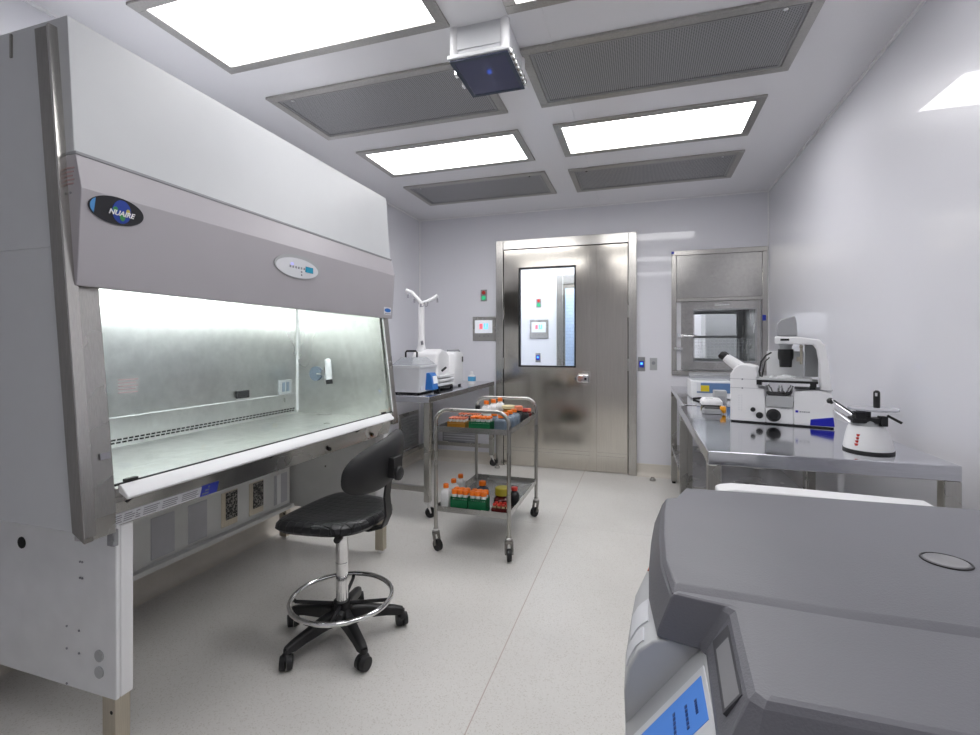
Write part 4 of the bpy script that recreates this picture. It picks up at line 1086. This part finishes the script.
# binocular tube, two eyepieces
b = B(); loft(b, [[(.050, .04, .285), (.072, .04, .262), (.072, .16, .262), (.050, .16, .285)], [(.02, .045, .292), (.040, .045, .245), (.040, .155, .245), (.02, .155, .292)]])
for y in (.065, .13):
    lathe(b, (.042, y, .262), V((-.080, 0, .062)), [(0, .026), (.045, .024), (.075, .021), (.095, .019)], 18)
tb = obj('binocular_tube', b, 'brightwhite', bev=.002, **L)
for y in (.065, .13):
    obj('eyepiece', lathe(B(), (-.030, y, .318), V((-.080, 0, .062)), [(0, .0185), (.004, .020), (.022, .021), (.032, .016)], 18), 'black', tb, local=True)

# ------------------------------------------------------------ small equipment on the right tables
t = thing('bench_device', (.785, 2.07, .9), 'small white tapered lab device with round clear plate and black arm, right of the microscope', 'lab instrument')
def er(cx, cy, a, c, z, n=28, e=1):
    return [(cx + a * math.copysign(abs(math.cos(2 * PI * k / n)) ** e, math.cos(2 * PI * k / n)), cy + c * math.copysign(abs(math.sin(2 * PI * k / n)) ** e, math.sin(2 * PI * k / n)), z) for k in range(n)]
obj('base', loft(B(), [er(.783, 2.07, .074, .080, .906), er(.783, 2.07, .074, .080, .915), er(.781, 2.07, .066, .070, .955), er(.778, 2.07, .056, .058, .985), er(.777, 2.07, .050, .052, .992)]), 'brightwhite', t)
obj('foot_band', loft(B(), [er(.783, 2.07, .0755, .0815, .900), er(.783, 2.07, .0755, .0815, .908)]), 'rubber', t)
obj('collar', loft(B(), [er(.775, 2.07, .045, .047, .985), er(.775, 2.07, .038, .04, 1.012)]), 'lgrey', t)
b = B(); cbox(b, (.775, 2.055, 1.012), (.105, .05, .020)); cbox(b, (.745, 2.045, 1.03), (.03, .04, .025)); cbox(b, (.815, 2.04, 1.012), (.022, .03, .035)); tube(b, [(.82, 2.02, 1.035), (.855, 2.0, 1.012)], .005, 8); cyl(b, (.765, 2.06, 1.02), (.765, 2.06, 1.045), .022)
am = obj('arm_block', b, 'black', t, bev=.003)
b = B()
for dz in (0, .028): tube(b, [(.725 - dz * .2, 2.04, 1.035 - dz), (.672 - dz * .1, 2.075, 1.080 - dz)], .0055, 8)
for dy in (.018,): tube(b, [(.725, 2.04 + dy, 1.035), (.672, 2.075 + dy, 1.080)], .0045, 8)
obj('rod', b, 'chrome', am)
b = B(); tube(b, [(.728, 2.031, 1.033), (.675, 2.066, 1.078)], .0035, 6); sphere(b, (.669, 2.08, 1.074), .012); obj('arm_joint', b, 'black', am)
obj('knob', lathe(B(), (.664, 2.085, 1.05), (-.3, -1, 0), [(0, .016), (.02, .016)], 14), 'brightwhite', am)
obj('round_plate', cyl(B(), (.79, 2.05, 1.050), (.79, 2.05, 1.057), .074, seg=40), 'plate', t)
pl2 = obj('eyepiece_post', lathe(B(), (.805, 2.06, 1.055), (0, 0, 1), [(0, .010), (.055, .010), (.060, .009), (.064, .004)], 16), 'black', t)
obj('post_mark', cbox(B(), (.800, 2.0505, 1.105), (.006, .003, .012)), 'chrome', pl2)
b = B(); rr = random.Random(8)
for k in range(4): cbox(b, (.730 + k * .0022, 2.024 + k * .001, .928 + k * .011), (.010, .016, .0075))
obj('red_marking', b, 'red', t)

t = thing('bath_unit', (.46, 3.80, .9), 'white and blue box with yellow label at the back of the far right table', 'lab instrument')
obj('body', box(B(), (.335, 3.70, .905), (.62, 3.98, 1.03)), 'white', t, bev=.006)
obj('clear_lid', box(B(), (.345, 3.71, 1.03), (.61, 3.97, 1.075)), 'lidclear', t, bev=.01)
pn = obj('blue_panel', box(B(), (.375, 3.695, .945), (.60, 3.702, 1.015)), 'bluep', t)
M['steelblue'] = plain('steel_blue', (.12, .22, .42), .4); pn.data.materials[0] = M['steelblue']
obj('yellow_label', box(B(), (.395, 3.692, .955), (.455, 3.696, .998)), 'yellow', pn)
obj('white_corner', box(B(), (.375, 3.691, .955), (.40, 3.6955, 1.015)), 'labelwhite', pn)
obj('cable', tube(B(), [(.35, 3.66, .906), (.40, 3.60, .918), (.46, 3.62, .906), (.52, 3.6, .906), (.56, 3.66, .91)], .008, 8), 'rubber', t)
q = thing('white_box', (.40, 3.20, .9), 'small flat white device on a dark base left of the microscope', 'lab device')
obj('dark_base', box(B(), (.352, 3.13, .903), (.455, 3.235, .925)), 'black', q, bev=.003)
obj('housing', loft(B(), [[(x, y, z) for x, y in rrect(.402, 3.185, .115 - i, .12 - i, .012)] for z, i in ((.925, .0), (.945, .0), (.960, .02))]), 'brightwhite', q)
obj('readout', box(B(), (.37, 3.16, .9595), (.41, 3.19, .9615)), 'lgrey', q)
q = thing('grey_module', (.50, 3.30, .9), 'small grey module standing behind the flat white device', 'lab device')
obj('housing', box(B(), (.455, 3.44, .9), (.53, 3.52, .985)), 'lgrey', q, bev=.004)
obj('front_plate', box(B(), (.475, 3.437, .905), (.52, 3.4405, .95)), 'mgrey', q)
q = thing('joystick_unit', (.38, 2.92, .9), 'dark low hand controller with yellow end cap beside the microscope', 'controller')
obj('housing', loft(B(), [[(x, y, z) for x, y in rrect(.375, 2.93, .10 - i, .07 - i, .015)] for z, i in ((.902, .0), (.922, .0), (.933, .02))]), 'mgrey', q)
obj('band', box(B(), (.335, 2.90, .932), (.41, 2.95, .936)), 'black', q)
obj('end_cap', lathe(B(), (.414, 2.92, .925), (1, -.15, 0), [(0, .016), (.008, .022), (.014, .018), (.020, .022), (.03, .016)], 14), 'yellow', q)
for ch in q.children:
    if ch.name.startswith('end_cap'): M['oy'] = plain('orange_yellow', (.75, .33, .01), .4); ch.data.materials[0] = M['oy']

# ------------------------------------------------------------ centrifuge in the foreground
t = thing('benchtop_centrifuge', (.36, .72, .64), 'large grey-lidded benchtop centrifuge with blue display, in the right foreground', 'centrifuge')
b = B(); RX = .70
def bsec(y, dx, top): return [(x + dx * w, y, z) for x, z, w in ((.030, top, 0), (.012, .936, 1), (-.004, .922, 1), (-.015, .900, 1), (-.020, .870, 1), (-.018, .82, 1), (-.012, .65, 1), (RX, .65, 0), (RX, top, 0))]
loft(b, [bsec(.588, 0, .942), bsec(.66, 0, .942), bsec(.76, .006, .942), bsec(.86, .026, .942), bsec(.90, .06, .942), bsec(1.02, .09, .942)])
prism(b, [(.066, .942), (-.018, .834), (-.018, .80), (-.012, .65), (RX, .65), (RX, .942)], 1, .395, .589)
obj('body', b, 'bodygrey', t, bev=.008, seg=3)
b = B()
for x in (.05, .62):
    for y in (.46, .96): cyl(b, (x, y, .64), (x, y, .655), .022)
obj('foot', b, 'rubber', t)
def lidring(g, z, front=0):
    P = [(.110 - g * .2, 1.025 + g * .5), (.082 - g * .6, 1.022 + g * .5), (.058 - g, .950 + g * .3), (.040 - g, .940 + g * .2), (.033 - g, .86), (.028 - g, .76), (.027 - g, .67), (.035 - g, .591 - g * .1),
         (.088 - g * 1.5, .581 - g * .1), (.0955 - g * 1.6, .574 - g * .3), (.0885 - g * 1.6, .444 - g), (.096 - g * .8, .436 - g), (.40, .436 - g), (RX + .02, .436 - g), (RX + .02, 1.044 + g * .5), (.40, 1.036 + g * .5)]
    return [(x, y, z) for x, y in P]
b = B()
loft(b, [lidring(.002, .938), lidring(.018, .942), lidring(.017, .950), lidring(.003, .988), lidring(-.001, .993), lidring(-.006, .9945)])
ld = obj('lid', b, 'lid', t, bev=.002)
ld.data.set_sharp_from_angle(angle=math.radians(14))
# the rear deck of the lid stands a few millimetres higher
b = B()
def deck(g, z, yf):
    P = [(.110, 1.025 - g), (.082 + g * .5, 1.022 - g), (.058 + g, .950), (.040 + g, .940 - g * .3), (.033 + g, .86), (.028 + g, .76), (.027 + g, .67), (.034 + g, .594 + yf), (.20, .586 + yf), (.34, .586 + yf), (RX + .019, .600 + yf), (RX + .019, 1.044 - g), (.40, 1.036 - g)]
    return [(x, y, z) for x, y in P]
loft(b, [deck(-.001, .989, 0), deck(.0, .9925, 0), deck(.004, .9985, .012), deck(.010, .9995, .016)])
dk = obj('lid_deck', b, 'lid', ld, bev=.0015)
dk.data.set_sharp_from_angle(angle=math.radians(14))
# lid badge
bt = obj('lid_button', lathe(B(), (.377, .772, .9985), (0, 0, 1), [(0, .0225), (.0025, .0225), (.003, .021), (.0018, .019)], 32), 'lidinner', ld)
obj('button_ring', tube(B(), [(.377 + .0255 * math.cos(2 * PI * k / 32), .772 + .0255 * math.sin(2 * PI * k / 32), 1.0) for k in range(32)], .0012, 6, True), 'black', bt)
# grip recess in the flared lid edge above the control panel
nrm = V((-.052, 0, .038)).normalized(); upv = V((.038, 0, .052)).normalized(); c0 = V((.0795, .506, .972))
def slab(c, hw, hu, t0, t1):
    bm = B(); Y = V((.055, 1, 0)).normalized()
    return loft(bm, [[c + Y * a * hw + upv * q * hu + nrm * tt for a, q in ((-1, -1), (1, -1), (1, 1), (-1, 1))] for tt in (t0, t1)])
M['lidinner2'] = plain('recess_dark_grey', (.07, .07, .078), .5)
gr = obj('grip_recess', slab(c0, .054, .0125, -.004, .0035), 'lidinner2', ld)
obj('grip_plate', slab(c0 - V((0, .008, 0)), .043, .0095, -.001, .0040), 'lidinner', gr)
# display on the sloping panel
sl = V((-.084, 0, -.108)).normalized(); sn = V((-.108, 0, .084)).normalized()
def pan(c, y0, y1, s0, s1, t0, t1):
    bm = B(); o = V((.066, 0, .942))
    return loft(bm, [[o + sl * s + V((0, y, 0)) + sn * tt for y, s in ((y0, s0), (y1, s0), (y1, s1), (y0, s1))] for tt in (t0, t1)])
bz = obj('display_bezel', pan(0, .455, .556, .004, .125, -.001, .0012), 'offwhite', t, bev=.001)
dp = obj('display', pan(0, .482, .543, .0095, .118, .0008, .0018), 'display', bz)
b = B()
o = V((.066, 0, .942))
for y0, y1, s in ((.500, .520, .020), (.492, .525, .034), (.495, .53, .052)):
    for k in range(6):
        q0 = y0 + (y1 - y0) * k / 6; loft(b, [[o + sl * ss + V((0, y, 0)) + sn * tt for y, ss in ((q0, s), (q0 + (y1 - y0) / 9, s), (q0 + (y1 - y0) / 9, s + .0035), (q0, s + .0035))] for tt in (.0016, .0022)])
obj('display_text', b, 'displaydark', dp)
# stickers on the left face
PRF = [(.65, -.012), (.82, -.018), (.87, -.020), (.90, -.015), (.922, -.004), (.936, .012), (.942, .03)]
DXF = [(.50, 0), (.66, 0), (.76, .006), (.86, .026), (.90, .06)]
def lerp(T, v):
    for (a, p), (c, q) in zip(T, T[1:]):
        if v <= c: return p + (q - p) * max(0, v - a) / (c - a)
    return T[-1][1]
def sticker(y0, y1, z0, z1, m, name, label=None):
    bm = B(); n = 4; pts = []
    for yy in (y0, y1):
        row = [(lerp(PRF, z0 + (z1 - z0) * k / n) + lerp(DXF, yy), yy, z0 + (z1 - z0) * k / n) for k in range(n + 1)]
        pts.append([(x - .0016, y, z + .0012) for x, y, z in row] + [(x + .002, y, z - .001) for x, y, z in row[::-1]])
    loft(bm, pts); return obj(name, bm, m, t, label=label)
sticker(.635, .69, .905, .933, 'labelwhite', 'sticker', 'white sticker'); sticker(.60, .628, .893, .928, 'labelwhite', 'sticker', 'white sticker'); sticker(.80, .85, .922, .934, 'coral', 'sticker', 'small red sticker')
# rear white housing
b = B(); prism(b, [(.150, .70), (.150, .980), (.160, .984), (.182, .988), (.298, .9875), (.42, .985), (.515, .983), (.53, .974), (.545, .70)], 1, 1.075, 1.13)
obj('rear_housing', b, 'brightwhite', t, bev=.004, seg=3)
# table below the centrifuge
tt = thing('low_bench', (.48, .72, 0), 'low steel bench under the foreground centrifuge', 'lab table')
obj('benchtop', box(B(), (.0, .38, .60), (.98, 1.20, .64)), 'top', tt, bev=.003)
for x in (.03, .95):
    for y in (.41, 1.17): obj('leg', box(B(), (x - .02, y - .02, 0), (x + .02, y + .02, .60)), 'steel', tt, bev=.002)

# ------------------------------------------------------------ render look and world
w = bpy.data.worlds.new('world'); bpy.context.scene.world = w; w.use_nodes = True
w.node_tree.nodes['Background'].inputs['Color'].default_value = (.8, .85, 1, 1); w.node_tree.nodes['Background'].inputs['Strength'].default_value = .15
vs = bpy.context.scene.view_settings
vs.view_transform = 'Standard'; vs.look = 'None'; vs.gamma = 1; vs.use_curve_mapping = False
vs.exposure = 0.54
for o in list(bpy.data.objects):
    if o.parent and 'category' in o: del o['category']
